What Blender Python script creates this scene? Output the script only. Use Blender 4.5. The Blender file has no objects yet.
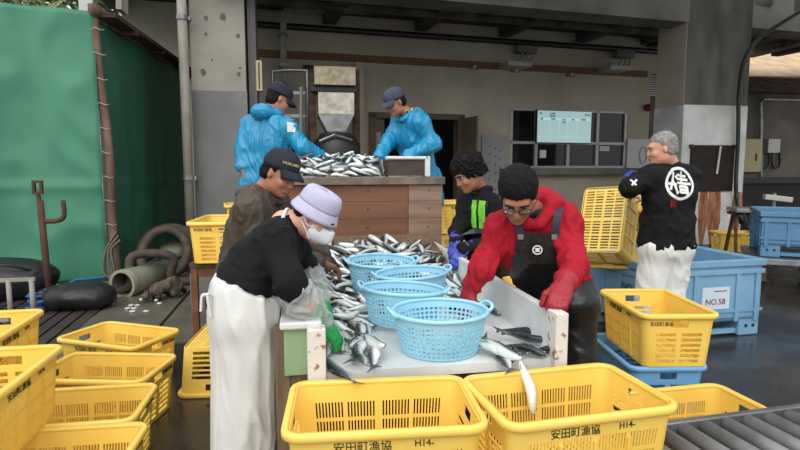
import bpy, bmesh, math, random
import numpy as np
from mathutils import Vector, Matrix, Euler, noise
PI = math.pi
R = math.radians
C = bpy.context.scene.collection
SC = bpy.context.scene

# ------------------------------------------------------------------ camera
EYE = 1.40
YAW, PITCH, FPX = R(10.1), R(6.1), 560.0
cam_data = bpy.data.cameras.new('camera')
cam_data.sensor_width = 36.0
cam_data.lens = 36.0 * FPX / 800.0
cam_data.clip_end = 200
cam_data.clip_start = 0.02
cam = bpy.data.objects.new('camera', cam_data)
C.objects.link(cam)
cam.location = (0, 0, EYE)
cam.rotation_euler = (PI / 2 - PITCH, 0, -YAW)
SC.camera = cam
FW = Vector((math.sin(YAW) * math.cos(PITCH), math.cos(YAW) * math.cos(PITCH), -math.sin(PITCH)))
RT = Vector((math.cos(YAW), -math.sin(YAW), 0))
UP = RT.cross(FW)
def ray(px, py): return FW + RT * ((px - 400) / FPX) - UP * ((py - 225) / FPX)
def at(px, py, Y):                       # point of the place seen at a photo pixel, at distance Y along the hall
    r = ray(px, py); return Vector((0, 0, EYE)) + r * (Y / r.y)
def atz(px, py, z):
    r = ray(px, py); return Vector((0, 0, EYE)) + r * ((z - EYE) / r.z)

# ------------------------------------------------------------------ world, light, exposure
w = bpy.data.worlds.new('overcast'); SC.world = w; w.use_nodes = True
nt = w.node_tree; bg = nt.nodes['Background']
tc = nt.nodes.new('ShaderNodeTexCoord'); sx = nt.nodes.new('ShaderNodeSeparateXYZ')
cr = nt.nodes.new('ShaderNodeValToRGB')
nt.links.new(tc.outputs['Generated'], sx.inputs[0]); nt.links.new(sx.outputs['Z'], cr.inputs[0])
cr.color_ramp.elements[0].position = 0.0; cr.color_ramp.elements[0].color = (.50, .52, .54, 1)
cr.color_ramp.elements[1].position = 0.6; cr.color_ramp.elements[1].color = (1.0, 1.02, 1.05, 1)
nt.links.new(cr.outputs[0], bg.inputs['Color']); bg.inputs['Strength'].default_value = 1.0
sun = bpy.data.lights.new('hazy_sun', 'SUN'); sun.energy = 1.2; sun.angle = R(60); sun.color = (1, .98, .95)
so = bpy.data.objects.new('hazy_sun', sun); C.objects.link(so)
so.rotation_euler = Vector((.25, .75, -.62)).to_track_quat('-Z', 'Y').to_euler()
SC.view_settings.view_transform = 'Standard'; SC.view_settings.look = 'None'
SC.view_settings.exposure = 0.55; SC.view_settings.gamma = 1.0
SC.view_settings.use_curve_mapping = False

# ------------------------------------------------------------------ materials
def lin(c):
    return tuple(((v / 255 + .055) / 1.055) ** 2.4 if v > 10 else v / 255 / 12.92 for v in c)
def mat(name, rgb, rough=.6, metal=0., rgb2=None, scale=6., stretch=(1, 1, 1), detail=4, lo=.35, hi=.65,
        bump=0., bscale=None, trans=0., emit=0., coat=0., rlo=None, coords='Object', alpha=None):
    m = bpy.data.materials.new(name); m.use_nodes = True
    n = m.node_tree.nodes; l = m.node_tree.links; b = n['Principled BSDF']
    b.inputs['Base Color'].default_value = (*lin(rgb), 1)
    if rough >= .7: b.inputs['Specular IOR Level'].default_value = .2
    b.inputs['Roughness'].default_value = rough; b.inputs['Metallic'].default_value = metal
    if trans: b.inputs['Transmission Weight'].default_value = trans
    if coat: b.inputs['Coat Weight'].default_value = coat; b.inputs['Coat Roughness'].default_value = .15
    if alpha is not None: b.inputs['Alpha'].default_value = alpha
    if emit:
        b.inputs['Emission Color'].default_value = (*lin(rgb), 1); b.inputs['Emission Strength'].default_value = emit
    if rgb2 or bump:
        t = n.new('ShaderNodeTexCoord'); mp = n.new('ShaderNodeMapping'); mp.inputs['Scale'].default_value = stretch
        l.new(t.outputs[coords], mp.inputs[0])
        nz = n.new('ShaderNodeTexNoise'); nz.inputs['Scale'].default_value = scale; nz.inputs['Detail'].default_value = detail
        l.new(mp.outputs[0], nz.inputs['Vector'])
        if rgb2:
            rp = n.new('ShaderNodeValToRGB'); rp.color_ramp.elements[0].position = lo; rp.color_ramp.elements[1].position = hi
            rp.color_ramp.elements[0].color = (*lin(rgb), 1); rp.color_ramp.elements[1].color = (*lin(rgb2), 1)
            l.new(nz.outputs[0], rp.inputs[0]); l.new(rp.outputs[0], b.inputs['Base Color'])
        if rlo is not None:
            mr = n.new('ShaderNodeMapRange'); mr.inputs[1].default_value = .35; mr.inputs[2].default_value = .65
            mr.inputs[3].default_value = rlo; mr.inputs[4].default_value = rough
            l.new(nz.outputs[0], mr.inputs[0]); l.new(mr.outputs[0], b.inputs['Roughness'])
        if bump:
            n2 = nz
            if bscale:
                n2 = n.new('ShaderNodeTexNoise'); n2.inputs['Scale'].default_value = bscale; n2.inputs['Detail'].default_value = 3
                l.new(mp.outputs[0], n2.inputs['Vector'])
            bp = n.new('ShaderNodeBump'); bp.inputs['Strength'].default_value = bump; bp.inputs['Distance'].default_value = .01
            l.new(n2.outputs[0], bp.inputs['Height']); l.new(bp.outputs[0], b.inputs['Normal'])
    return m

# ------------------------------------------------------------------ object helpers
def thing(name, label, cat, loc=(0, 0, 0), rz=0, group=None):
    o = bpy.data.objects.new(name, None); C.objects.link(o)
    o.empty_display_size = .1
    o.location = loc; o.rotation_euler = (0, 0, rz) if not isinstance(rz, (tuple, Euler)) else rz
    o['label'] = label; o['category'] = cat
    if group: o['group'] = group
    return o
def tag(o, label, cat, group=None):
    o['label'] = label; o['category'] = cat
    if group: o['group'] = group
    return o
def link(name, me, m, parent=None, loc=(0, 0, 0), rot=(0, 0, 0), smooth=False):
    if m is not None and not me.materials:
        for mm in (m if isinstance(m, (list, tuple)) else [m]): me.materials.append(mm)
    o = bpy.data.objects.new(name, me); C.objects.link(o)
    o.location = loc; o.rotation_euler = rot
    if parent: o.parent = parent
    if smooth:
        for p in me.polygons: p.use_smooth = True
    return o
def obj(name, bm, m, parent=None, loc=(0, 0, 0), rot=(0, 0, 0), smooth=False, bevel=0.):
    bmesh.ops.recalc_face_normals(bm, faces=bm.faces[:])
    me = bpy.data.meshes.new(name); bm.to_mesh(me); bm.free()
    o = link(name, me, m, parent, loc, rot, smooth)
    if bevel:
        md = o.modifiers.new('bevel', 'BEVEL'); md.width = bevel; md.segments = 2; md.limit_method = 'ANGLE'
    return o
def struct(name, bm, m, **k):
    o = obj(name, bm, m, **k); o['kind'] = 'structure'; return o
def BM(): return bmesh.new()
def box(bm, x0, x1, y0, y1, z0, z1, M=None):
    vs = [bm.verts.new((x, y, z)) for x in (x0, x1) for y in (y0, y1) for z in (z0, z1)]
    if M is not None:
        for v in vs: v.co = M @ v.co
    for f in ((0, 1, 3, 2), (4, 6, 7, 5), (0, 4, 5, 1), (2, 3, 7, 6), (0, 2, 6, 4), (1, 5, 7, 3)):
        bm.faces.new([vs[i] for i in f])
    return bm
def bar(bm, a, b, wd, th, upv=(0, 0, 1)):          # rectangular bar from a to b
    a, b = Vector(a), Vector(b); d = (b - a); L = d.length; d.normalize()
    u = Vector(upv); s = d.cross(u)
    if s.length < 1e-4: s = d.cross(Vector((1, 0, 0)))
    s.normalize(); u = s.cross(d)
    M = Matrix((( d.x, s.x, u.x, a.x), (d.y, s.y, u.y, a.y), (d.z, s.z, u.z, a.z), (0, 0, 0, 1)))
    return box(bm, 0, L, -wd / 2, wd / 2, -th / 2, th / 2, M)
def tube(bm, pts, r, n=10, closed=False, cap=True, rs=None):
    pts = [Vector(p) for p in pts]; rings = []; N = len(pts)
    prev = None
    for i, p in enumerate(pts):
        if closed: t = pts[(i + 1) % N] - pts[i - 1]
        else: t = pts[min(i + 1, N - 1)] - pts[max(i - 1, 0)]
        t.normalize()
        if prev is None:
            a = t.cross(Vector((0, 0, 1)))
            if a.length < 1e-3: a = t.cross(Vector((1, 0, 0)))
        else:
            a = prev - t * prev.dot(t)
        a.normalize(); prev = a; b = t.cross(a)
        rr = rs[i] if rs else r
        rings.append([bm.verts.new(p + (a * math.cos(2 * PI * k / n) + b * math.sin(2 * PI * k / n)) * rr) for k in range(n)])
    M = N if closed else N - 1
    for i in range(M):
        A, B = rings[i], rings[(i + 1) % N]
        for k in range(n): bm.faces.new((A[k], A[(k + 1) % n], B[(k + 1) % n], B[k]))
    if cap and not closed:
        bm.faces.new(rings[0][::-1]); bm.faces.new(rings[-1])
    return bm
def curve_pts(ctrl, n=8):                           # Catmull-Rom through control points
    P = [Vector(p) for p in ctrl]; P = [P[0] * 2 - P[1]] + P + [P[-1] * 2 - P[-2]]; out = []
    for i in range(1, len(P) - 2):
        for k in range(n):
            t = k / n; a, b, c, d = P[i - 1], P[i], P[i + 1], P[i + 2]
            out.append(.5 * ((2 * b) + (c - a) * t + (2 * a - 5 * b + 4 * c - d) * t * t + (3 * b - a - 3 * c + d) * t ** 3))
    out.append(P[-2]); return out
def lathe(bm, prof, n=24, M=None, cap0=False, cap1=False, sx=1, sy=1):   # prof: list of (r, z)
    rings = []
    for r, z in prof:
        ring = []
        for k in range(n):
            a = 2 * PI * k / n; v = Vector((r * math.cos(a) * sx, r * math.sin(a) * sy, z))
            ring.append(bm.verts.new(M @ v if M is not None else v))
        rings.append(ring)
    for A, B in zip(rings, rings[1:]):
        for k in range(n): bm.faces.new((A[k], A[(k + 1) % n], B[(k + 1) % n], B[k]))
    if cap0: bm.faces.new(rings[0][::-1])
    if cap1: bm.faces.new(rings[-1])
    return bm
def prism(bm, pts, d0, d1, f):                      # polygon pts (a,b) extruded from d0 to d1; f(a,b,d)->xyz
    A = [bm.verts.new(f(a, b, d0)) for a, b in pts]; B = [bm.verts.new(f(a, b, d1)) for a, b in pts]
    bm.faces.new(A[::-1]); bm.faces.new(B); n = len(pts)
    for i in range(n): bm.faces.new((A[i], A[(i + 1) % n], B[(i + 1) % n], B[i]))
    return bm
def perf(bm, us, vs, fill, fmap, th, wrap=False):   # perforated sheet: cells of a grid, some left open
    nu, nv = len(us) - 1, len(vs) - 1; V = {}
    def vert(i, j, k):
        if wrap: i %= nu
        key = (i, j, k)
        if key not in V: V[key] = bm.verts.new(fmap(us[i], vs[j], th if k else 0.))
        return V[key]
    def F(i, j):
        if wrap: i %= nu
        return 0 <= i < nu and 0 <= j < nv and fill(i, j)
    for i in range(nu):
        for j in range(nv):
            if not F(i, j): continue
            for k in (0, 1):
                q = [vert(i, j, k), vert(i + 1, j, k), vert(i + 1, j + 1, k), vert(i, j + 1, k)]
                bm.faces.new(q if k else q[::-1])
            if not F(i - 1, j): bm.faces.new((vert(i, j, 0), vert(i, j, 1), vert(i, j + 1, 1), vert(i, j + 1, 0)))
            if not F(i + 1, j): bm.faces.new((vert(i + 1, j, 0), vert(i + 1, j + 1, 0), vert(i + 1, j + 1, 1), vert(i + 1, j, 1)))
            if not F(i, j - 1): bm.faces.new((vert(i, j, 0), vert(i + 1, j, 0), vert(i + 1, j, 1), vert(i, j, 1)))
            if not F(i, j + 1): bm.faces.new((vert(i, j + 1, 0), vert(i, j + 1, 1), vert(i + 1, j + 1, 1), vert(i + 1, j + 1, 0)))
    return bm
def text_mesh(body, size, depth=.0006):
    c = bpy.data.curves.new('lettering', 'FONT'); c.body = body; c.size = size; c.extrude = depth
    c.align_x = 'CENTER'; c.align_y = 'CENTER'; c.resolution_u = 3
    o = bpy.data.objects.new('lettering', c); C.objects.link(o)
    dg = bpy.context.evaluated_depsgraph_get()
    me = bpy.data.meshes.new_from_object(o.evaluated_get(dg))
    bpy.data.objects.remove(o); bpy.data.curves.remove(c)
    me.materials.clear()
    return me
def text(name, body, size, m, parent, loc, rot, depth=.0006):
    return link(name, text_mesh(body, size, depth), m, parent, loc, rot)
def copy_tree(o, parent=None):
    c = o.copy(); C.objects.link(c); c.parent = parent
    for ch in list(o.children): copy_tree(ch, c)
    return c

# ------------------------------------------------------------------ distance-field modelling (bodies, clothes, animals)
class Field:
    def __init__(s, lo, hi, h):
        s.h = h; s.lo = np.array(lo, float); s.n = np.maximum(np.ceil((np.array(hi, float) - s.lo) / h).astype(int) + 1, 4)
        s.d = np.full(s.n, .5, np.float32)
        s.ax = [s.lo[i] + h * np.arange(s.n[i]) for i in range(3)]
    def slc(s, lo, hi):
        a = np.clip(np.floor((lo - s.lo) / s.h).astype(int), 0, s.n); b = np.clip(np.ceil((hi - s.lo) / s.h).astype(int) + 1, 0, s.n)
        return tuple(slice(int(x), int(y)) for x, y in zip(a, b))
    def grid(s, sl):
        return np.meshgrid(s.ax[0][sl[0]], s.ax[1][sl[1]], s.ax[2][sl[2]], indexing='ij', sparse=True)
    def put(s, sl, v, k, op):
        d = s.d[sl]
        if d.size == 0: return
        if op == 'add':
            if k > 0:
                hh = np.maximum(k - np.abs(d - v), 0) / k; s.d[sl] = np.minimum(d, v) - hh * hh * k * .25
            else: s.d[sl] = np.minimum(d, v)
        elif op == 'sub':
            s.d[sl] = np.maximum(d, -v)
        elif op == 'and':
            s.d[sl] = np.maximum(d, v)
    def cone(s, a, b, ra, rb, k=.03, op='add', flat=None):
        a = np.array(a, float); b = np.array(b, float); m = max(ra, rb) + k + 2 * s.h
        sl = s.slc(np.minimum(a, b) - m, np.maximum(a, b) + m); X, Y, Z = s.grid(sl)
        ab = b - a; L2 = max(float(ab @ ab), 1e-9)
        t = np.clip(((X - a[0]) * ab[0] + (Y - a[1]) * ab[1] + (Z - a[2]) * ab[2]) / L2, 0, 1)
        dx = X - a[0] - t * ab[0]; dy = Y - a[1] - t * ab[1]; dz = Z - a[2] - t * ab[2]
        s.put(sl, np.sqrt(dx * dx + dy * dy + dz * dz) - (ra + (rb - ra) * t), k, op)
    def ell(s, c, r, ax=None, k=.03, op='add'):       # ellipsoid with radii r along the three axes ax
        c = np.array(c, float); r = np.array(r, float); A = np.array(ax if ax is not None else np.eye(3), float)
        m = np.sqrt(((A * r[:, None]) ** 2).sum(0)) + k + 2 * s.h
        sl = s.slc(c - m, c + m); X, Y, Z = s.grid(sl)
        q = [((X - c[0]) * A[i][0] + (Y - c[1]) * A[i][1] + (Z - c[2]) * A[i][2]) for i in range(3)]
        k0 = np.sqrt(sum((q[i] / r[i]) ** 2 for i in range(3))); k1 = np.sqrt(sum((q[i] / r[i] ** 2) ** 2 for i in range(3))) + 1e-9
        s.put(sl, k0 * (k0 - 1) / k1, k, op)
    def boxx(s, c, r, ax=None, rnd=.01, k=.02, op='add'):
        c = np.array(c, float); r = np.array(r, float); A = np.array(ax if ax is not None else np.eye(3), float)
        m = np.abs(A * r[:, None]).sum(0) + k + 2 * s.h
        sl = s.slc(c - m, c + m); X, Y, Z = s.grid(sl)
        q = [np.abs((X - c[0]) * A[i][0] + (Y - c[1]) * A[i][1] + (Z - c[2]) * A[i][2]) - r[i] + rnd for i in range(3)]
        v = np.sqrt(sum(np.maximum(x, 0) ** 2 for x in q)) + np.minimum(np.maximum(np.maximum(q[0], q[1]), q[2]), 0) - rnd
        s.put(sl, v, k, op)
    def plane(s, p, n):                               # keep the side the normal points away from
        p = np.array(p, float); n = np.array(n, float); n = n / np.linalg.norm(n)
        X, Y, Z = np.meshgrid(*s.ax, indexing='ij', sparse=True)
        s.d = np.maximum(s.d, ((X - p[0]) * n[0] + (Y - p[1]) * n[1] + (Z - p[2]) * n[2]).astype(np.float32))
    def mesh(s):
        d = s.d; d[0] = d[-1] = .5; d[:, 0] = d[:, -1] = .5; d[:, :, 0] = d[:, :, -1] = .5
        n = s.n; ins = d < 0
        cnt = np.zeros(n - 1, np.int8)
        for i in (0, 1):
            for j in (0, 1):
                for k in (0, 1): cnt += ins[i:n[0] - 1 + i, j:n[1] - 1 + j, k:n[2] - 1 + k]
        act = (cnt > 0) & (cnt < 8); idx = np.full(n - 1, -1, np.int64); cells = np.argwhere(act); idx[act] = np.arange(len(cells))
        acc = np.zeros((len(cells), 3)); num = np.zeros(len(cells))
        cor = [(i, j, k) for i in (0, 1) for j in (0, 1) for k in (0, 1)]
        val = {c: d[cells[:, 0] + c[0], cells[:, 1] + c[1], cells[:, 2] + c[2]].astype(float) for c in cor}
        for c in cor:
            for a in range(3):
                if c[a]: continue
                e = list(c); e[a] = 1; e = tuple(e); v0, v1 = val[c], val[e]; x = (v0 < 0) != (v1 < 0)
                t = np.where(x, v0 / np.where(np.abs(v0 - v1) < 1e-12, 1, v0 - v1), 0)
                p = np.tile(np.array(c, float), (len(cells), 1)); p[:, a] = t
                acc += np.where(x[:, None], p, 0); num += x
        V = s.lo + s.h * (cells + acc / num[:, None])
        Fs = []
        for a in range(3):
            b, c = (a + 1) % 3, (a + 2) % 3
            lo = [slice(0, n[0]), slice(0, n[1]), slice(0, n[2])]; hi = list(lo)
            lo[a] = slice(0, n[a] - 1); hi[a] = slice(1, n[a])
            A, B = ins[tuple(lo)], ins[tuple(hi)]
            for flip, sel in ((False, A & ~B), (True, ~A & B)):
                g = np.argwhere(sel); g = g[(g[:, b] > 0) & (g[:, c] > 0) & (g[:, b] < n[b] - 1) & (g[:, c] < n[c] - 1)]
                if not len(g): continue
                eb = np.zeros(3, int); eb[b] = 1; ec = np.zeros(3, int); ec[c] = 1
                q = [g - eb - ec, g - ec, g, g - eb]
                q = np.stack([idx[x[:, 0], x[:, 1], x[:, 2]] for x in q], 1)
                Fs.append(q[:, ::-1] if flip else q)
        return V, np.concatenate(Fs)
def relax(V, F, it=1, lam=.5):
    E = np.concatenate([F[:, [0, 1]], F[:, [1, 2]], F[:, [2, 3]], F[:, [3, 0]]]); E = np.concatenate([E, E[:, ::-1]])
    for _ in range(it):
        S = np.zeros_like(V); c = np.zeros(len(V)); np.add.at(S, E[:, 0], V[E[:, 1]]); np.add.at(c, E[:, 0], 1)
        V = V + lam * (S / np.maximum(c, 1)[:, None] - V)
    return V
def wrinkle(V, F, amp, sc, seed=0., stretch=(1, 1, 1)):
    fn = np.cross(V[F[:, 2]] - V[F[:, 0]], V[F[:, 3]] - V[F[:, 1]]); N = np.zeros_like(V)
    for k in range(4): np.add.at(N, F[:, k], fn)
    N /= np.maximum(np.linalg.norm(N, axis=1), 1e-9)[:, None]
    st = np.array(stretch) * sc; d = np.empty(len(V))
    for i, v in enumerate(V):
        p = Vector((v[0] * st[0] + seed, v[1] * st[1] - seed, v[2] * st[2] + 2 * seed))
        q = p + noise.noise_vector(p * .6) * .9
        r1 = max(0., 1 - abs(noise.noise(q)) * 2.2); r2 = max(0., 1 - abs(noise.noise(q * 1.9 + Vector((7, 3, 1)))) * 2.4)
        d[i] = r1 * r1 * 1.0 + r2 * r2 * .5 - .42 + noise.noise(q * .7) * .2
    return V + N * (d * amp)[:, None]
def solid(name, f, m, parent, amp=0., sc=9., seed=0., stretch=(1, 1, 1), it=1):
    V, F = f.mesh(); V = relax(V, F, it)
    if amp: V = wrinkle(V, F, amp, sc, seed, stretch)
    q = parent
    while q is not None: V = V - np.array(q.location); q = q.parent
    me = bpy.data.meshes.new(name); me.from_pydata(V.tolist(), [], F.tolist()); me.update()
    return link(name, me, m, parent, smooth=True)
# ------------------------------------------------------------------ materials of the place
m_floor = mat('wet_concrete', (54, 50, 46), .42, rgb2=(35, 33, 32), scale=1.3, detail=8, rlo=.09, bump=.12, bscale=30)
m_conc = mat('grey_concrete', (128, 126, 118), .85, rgb2=(100, 98, 91), scale=1.6, detail=8, bump=.15, bscale=25)
m_conc_d = mat('stained_concrete', (112, 110, 103), .85, rgb2=(76, 74, 69), scale=1.2, stretch=(2, 2, .6), detail=9, bump=.15, bscale=25)
m_grey_paint = mat('grey_paint', (118, 118, 116), .6, rgb2=(104, 104, 102), scale=2)
m_white_paint = mat('worn_white_paint', (208, 210, 206), .6, rgb2=(176, 176, 170), scale=2.2, detail=8)
m_conc_lit = mat('lit_concrete', (158, 155, 144), .85, rgb2=(140, 137, 126), scale=1.8, detail=8, bump=.15, bscale=25)  # concrete made lighter for the left pillar, open-side daylight put into its colour
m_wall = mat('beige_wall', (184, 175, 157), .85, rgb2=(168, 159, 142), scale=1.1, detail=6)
m_wall2 = mat('shed_wall', (120, 114, 104), .85, rgb2=(96, 91, 84), scale=1.2, detail=7)
m_strip = mat('brown_band', (120, 88, 62), .7)
m_ceil = mat('dark_ceiling', (92, 90, 86), .9, rgb2=(72, 70, 67), scale=2)
m_frame = mat('aluminium_frame', (176, 176, 170), .4, metal=.3)
m_glass_d = mat('dark_glass', (22, 24, 26), .06)
m_black = mat('black_rubber', (20, 20, 21), .45, rgb2=(30, 30, 31), scale=8)
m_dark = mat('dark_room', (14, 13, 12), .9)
m_steel = mat('galvanised_steel', (150, 152, 150), .38, metal=.7, rgb2=(118, 120, 119), scale=6)
m_pipe_w = mat('pvc_pipe', (160, 155, 143), .6, rgb2=(138, 132, 120), scale=3)
m_rust = mat('rusty_steel', (96, 62, 44), .8, rgb2=(70, 58, 50), scale=9, detail=6, bump=.2)
m_wood_d = mat('dark_timber', (84, 66, 52), .8, rgb2=(52, 42, 35), scale=3, stretch=(1, 1, 6), detail=7, bump=.3)
m_log = mat('bark_log', (128, 106, 90), .85, rgb2=(88, 70, 58), scale=8, stretch=(1, 1, .3), bump=.4)
m_yel_box = mat('cream_box', (184, 170, 130), .6)
m_tan = mat('pale_timber', (196, 168, 134), .7, rgb2=(170, 142, 110), scale=3)
m_scr = mat('screen', (168, 196, 196), .3, emit=.42)
m_scr_t = mat('screen_text', (70, 90, 100), .4, emit=.3)
m_scr_h = mat('screen_head', (150, 190, 198), .4, emit=.7)
m_paper = mat('paper', (214, 212, 204), .8)
m_ink = mat('ink', (30, 28, 26), .7)

# ------------------------------------------------------------------ ground, roof, pillars
b = BM(); box(b, -14, 16, -4, 22, -.2, 0); struct('floor', b, m_floor)
b = BM(); box(b, 1.2, 15, 4.9, 8.2, 4.75, 4.95); struct('ceiling', b, m_ceil)
WR = math.atan2(.11, .994)
def wm(u, v, z):            # back wall frame: u along the wall, v behind it
    return Vector((-.9 + .994 * u - .11 * v, 11.3 + .11 * u + .994 * v, z))
WO = Vector((-.9, 11.3, 0)); WN = Vector((.11, -.994, 0))
def wl(px, py, off=0.):     # photo pixel -> (u, z) on the plane OFF in front of the back wall
    r = ray(px, py); o = Vector((0, 0, EYE)); t = ((WO + WN * off - o).dot(WN)) / r.dot(WN); p = o + r * t
    return (p - WO).dot(Vector((.994, .11, 0))), p.z
def wbox(bm, u0, u1, v0, v1, z0, z1):
    M = Matrix(((.994, -.11, 0, -.9), (.11, .994, 0, 11.3), (0, 0, 1, 0), (0, 0, 0, 1)))
    return box(bm, u0, u1, v0, v1, z0, z1, M)
def wpx(bm, x0, y0, x1, y1, v0, v1):  # box on the wall between two photo pixels
    a, c = wl(x0, y0, -v0), wl(x1, y1, -v0)
    return wbox(bm, min(a[0], c[0]), max(a[0], c[0]), v0, v1, min(a[1], c[1]), max(a[1], c[1]))
b = BM(); wbox(b, -2.2, 15, -3.0, .2, 4.35, 4.6); o = struct('ceiling_back', b, m_ceil)
b = BM()
for k in range(9): wbox(b, -2.4 + k * 1.9, -2.15 + k * 1.9, -2.8, 0, 4.15, 4.35)
struct('trim_1', b, m_ceil)
b = BM(); wbox(b, -.55, 12.5, -3.35, -2.85, 3.80, 4.75); struct('beam_front', b, m_conc)
# the wall with a doorway and the window strip left open
d0 = wl(371, 118); d1 = wl(462, 118); w0 = wl(510, 108); w1 = wl(626, 168)
b = BM()
wbox(b, -2.2, d0[0], 0, .2, 0, 4.4)
wbox(b, d0[0], d1[0], 0, .2, d0[1], 4.4)
wbox(b, d1[0], w0[0], 0, .2, 0, 4.4)
wbox(b, w0[0], w1[0], 0, .2, w0[1], 4.4); wbox(b, w0[0], w1[0], 0, .2, 0, w1[1])
wbox(b, w1[0], wl(650, 100)[0], 0, .2, 0, 4.4); wbox(b, wl(650, 100)[0], wl(672, 100)[0], 0, .2, 3.55, 4.4)
struct('wall_back', b, m_wall)
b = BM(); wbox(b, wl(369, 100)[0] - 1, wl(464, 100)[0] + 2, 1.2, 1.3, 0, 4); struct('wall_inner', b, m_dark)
b = BM(); wbox(b, wl(505, 100)[0] - .4, wl(630, 100)[0] + .4, 2.2, 2.3, .6, 3.4); struct('wall_office', b, mat('office_wall', (60, 58, 54), .8))
b = BM(); a = wl(255, 54); c = wl(650, 70)
wbox(b, a[0] - .8, c[0] - .1, -.05, 0, 3.46, 3.60); struct('trim_2', b, m_strip)
b = BM(); tube(b, [wm(-1.2, -.16, 4.03), wm(4, -.16, 4.03), wm(9.5, -.16, 4.03)], .06); struct('trim_3', b, m_black)
b = BM(); tube(b, [wm(-1.2, -1.2, 4.2), wm(9.8, -1.2, 4.2)], .09); struct('trim_4', b, m_conc_d)
# door frame
b = BM()
wbox(b, d0[0] - .05, d0[0] + .1, -.04, .22, 0, d0[1] + .1); wbox(b, d1[0] - .1, d1[0] + .05, -.04, .22, 0, d0[1] + .1)
wbox(b, d0[0] - .05, d1[0] + .05, -.04, .22, d0[1], d0[1] + .12)
struct('trim_5', b, mat('brown_door_frame', (92, 76, 60), .6))
b = BM(); x = wl(385, 130)[0]; wbox(b, d0[0] + .1, x, .05, .1, 0, d0[1])
dl = struct('door_1', b, mat('brown_door', (88, 72, 58), .5))
b = BM(); p = wl(389, 142); wbox(b, x - .33, x - .08, .03, .05, p[1] - .45, p[1] + .2); obj('door_pane', b, mat('pane', (150, 146, 130), .2), dl)
# leaf of the open door, swung out
b = BM(); a = wm(d1[0] - .02, -.02, 0); bar(b, a + Vector((0, 0, 1.2)), a + Vector((.12, -.75, 1.2)), .04, 2.38)
struct('door_2', b, mat('grey_brown_door', (104, 94, 82), .5))
# window strip
wu0, wu1, wz1, wz0 = w0[0], w1[0], w0[1], w1[1]
zt = wl(560, 143)[1]
b = BM()
fw = .05
for z0, z1 in ((wz0, wz0 + fw), (zt - .03, zt + .03), (wz1 - fw, wz1)): wbox(b, wu0, wu1, -.02, .1, z0, z1)
for px in (510.8, 536, 568, 597, 624.8):
    u = wl(px, 140)[0]; wbox(b, u - .035, u + .035, -.02, .1, wz0, wz1)
win = struct('window_1', b, m_frame)
us = [wl(px, 140)[0] for px in (510.8, 536, 568, 597, 624.8)]
for i in range(4):
    for (z0, z1) in ((wz0, zt), (zt, wz1)):
        b = BM(); wbox(b, us[i], us[i + 1], .03, .045, z0, z1); obj('pane', b, m_glass_d, win)
b = BM(); wbox(b, wu0 - .25, wl(650, 168)[0], -.28, .02, wz0 - .14, wz0 - .01); struct('trim_6', b, m_conc)
# things seen behind the lower panes
b = BM(); wpx(b, 540, 150, 546, 158, -.005, .02); wpx(b, 600, 146, 609, 151, -.005, .02); obj('window_notice', b, m_paper, win)
# left pillar
b = BM(); M = Matrix.Translation((0, 0, 0))
p0 = at(195, 165, 8.2); p1 = at(249, 165, 8.3)
box(b, p0.x, p1.x, 8.2, 9.0, 1.4 + 1.02, 4.75); pl_ = struct('pillar_left', b, m_conc_lit)
random.seed(8); b = BM()
for (px, py, r_) in ((206, 18, .035), (223, 17, .05), (238, 36, .03), (206, 34, .025), (203, 72, .045), (239, 74, .03), (240, 68, .02), (212, 60, .015)):
    q_ = at(px, py, 8.195); vs = [b.verts.new((q_.x + r_ * random.uniform(.6, 1.1) * math.cos(k), 8.196, q_.z + r_ * random.uniform(.8, 1.4) * math.sin(k))) for k in [i * PI / 5 for i in range(10)]]; b.faces.new(vs)
obj('stain', b, mat('concrete_stain', (104, 98, 88), .9), pl_)
b = BM(); box(b, p0.x - .01, p1.x + .01, 8.19, 9.01, 0, 1.4 + 1.02); struct('pillar_left_base', b, m_grey_paint)
b = BM(); box(b, p1.x + .03, p1.x + .14, 8.3, 8.7, 0, 4.75); struct('trim_9', b, mat('grey_duct', (96, 94, 90), .7))
# right pillar
q0 = at(681, 165, 8.75); q1 = at(741, 165, 8.8); zs = at(700, 105, 8.75).z
b = BM(); box(b, q0.x, q1.x, 8.75, 9.55, zs, 4.75); struct('pillar_right', b, m_conc_d)
b = BM(); box(b, q0.x - .012, q0.x, 8.76, 9.54, zs, 4.3); obj('pillar_lit_side', b, m_wall, None)['kind'] = 'structure'  # beige slab lightens this pillar face, daylight from the left put into its colour
b = BM(); box(b, q0.x - .01, q1.x + .01, 8.74, 9.56, 0, zs); pr = struct('pillar_right_base', b, m_white_paint)
# rust running down the white paint (a stain with its own outline)
m_stain = mat('rust_stain', (126, 70, 40), .8, rgb2=(160, 120, 92), scale=6, stretch=(3, 1, .6), detail=6)
random.seed(4)
b = BM()
for (xa, xb, ya, yb) in ((699, 706, 190, 246), (708, 719, 188, 246), (733, 740, 192, 240)):
    a, c = at(xa, ya, 8.735), at(xb, yb, 8.735); n = 9
    L = []; Rr = []
    for k in range(n + 1):
        t = k / n; z = a.z + (c.z - a.z) * t; s = .35 + .65 * math.sin(PI * min(1, .2 + t * .9)) + random.uniform(-.12, .12)
        mid = (a.x + c.x) / 2; hw = (c.x - a.x) / 2 * s
        L.append(b.verts.new((mid - hw, 8.735, z))); Rr.append(b.verts.new((mid + hw, 8.735, z)))
    for k in range(n): b.faces.new((L[k], L[k + 1], Rr[k + 1], Rr[k]))
obj('rust_stain', b, m_stain, pr)
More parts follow.
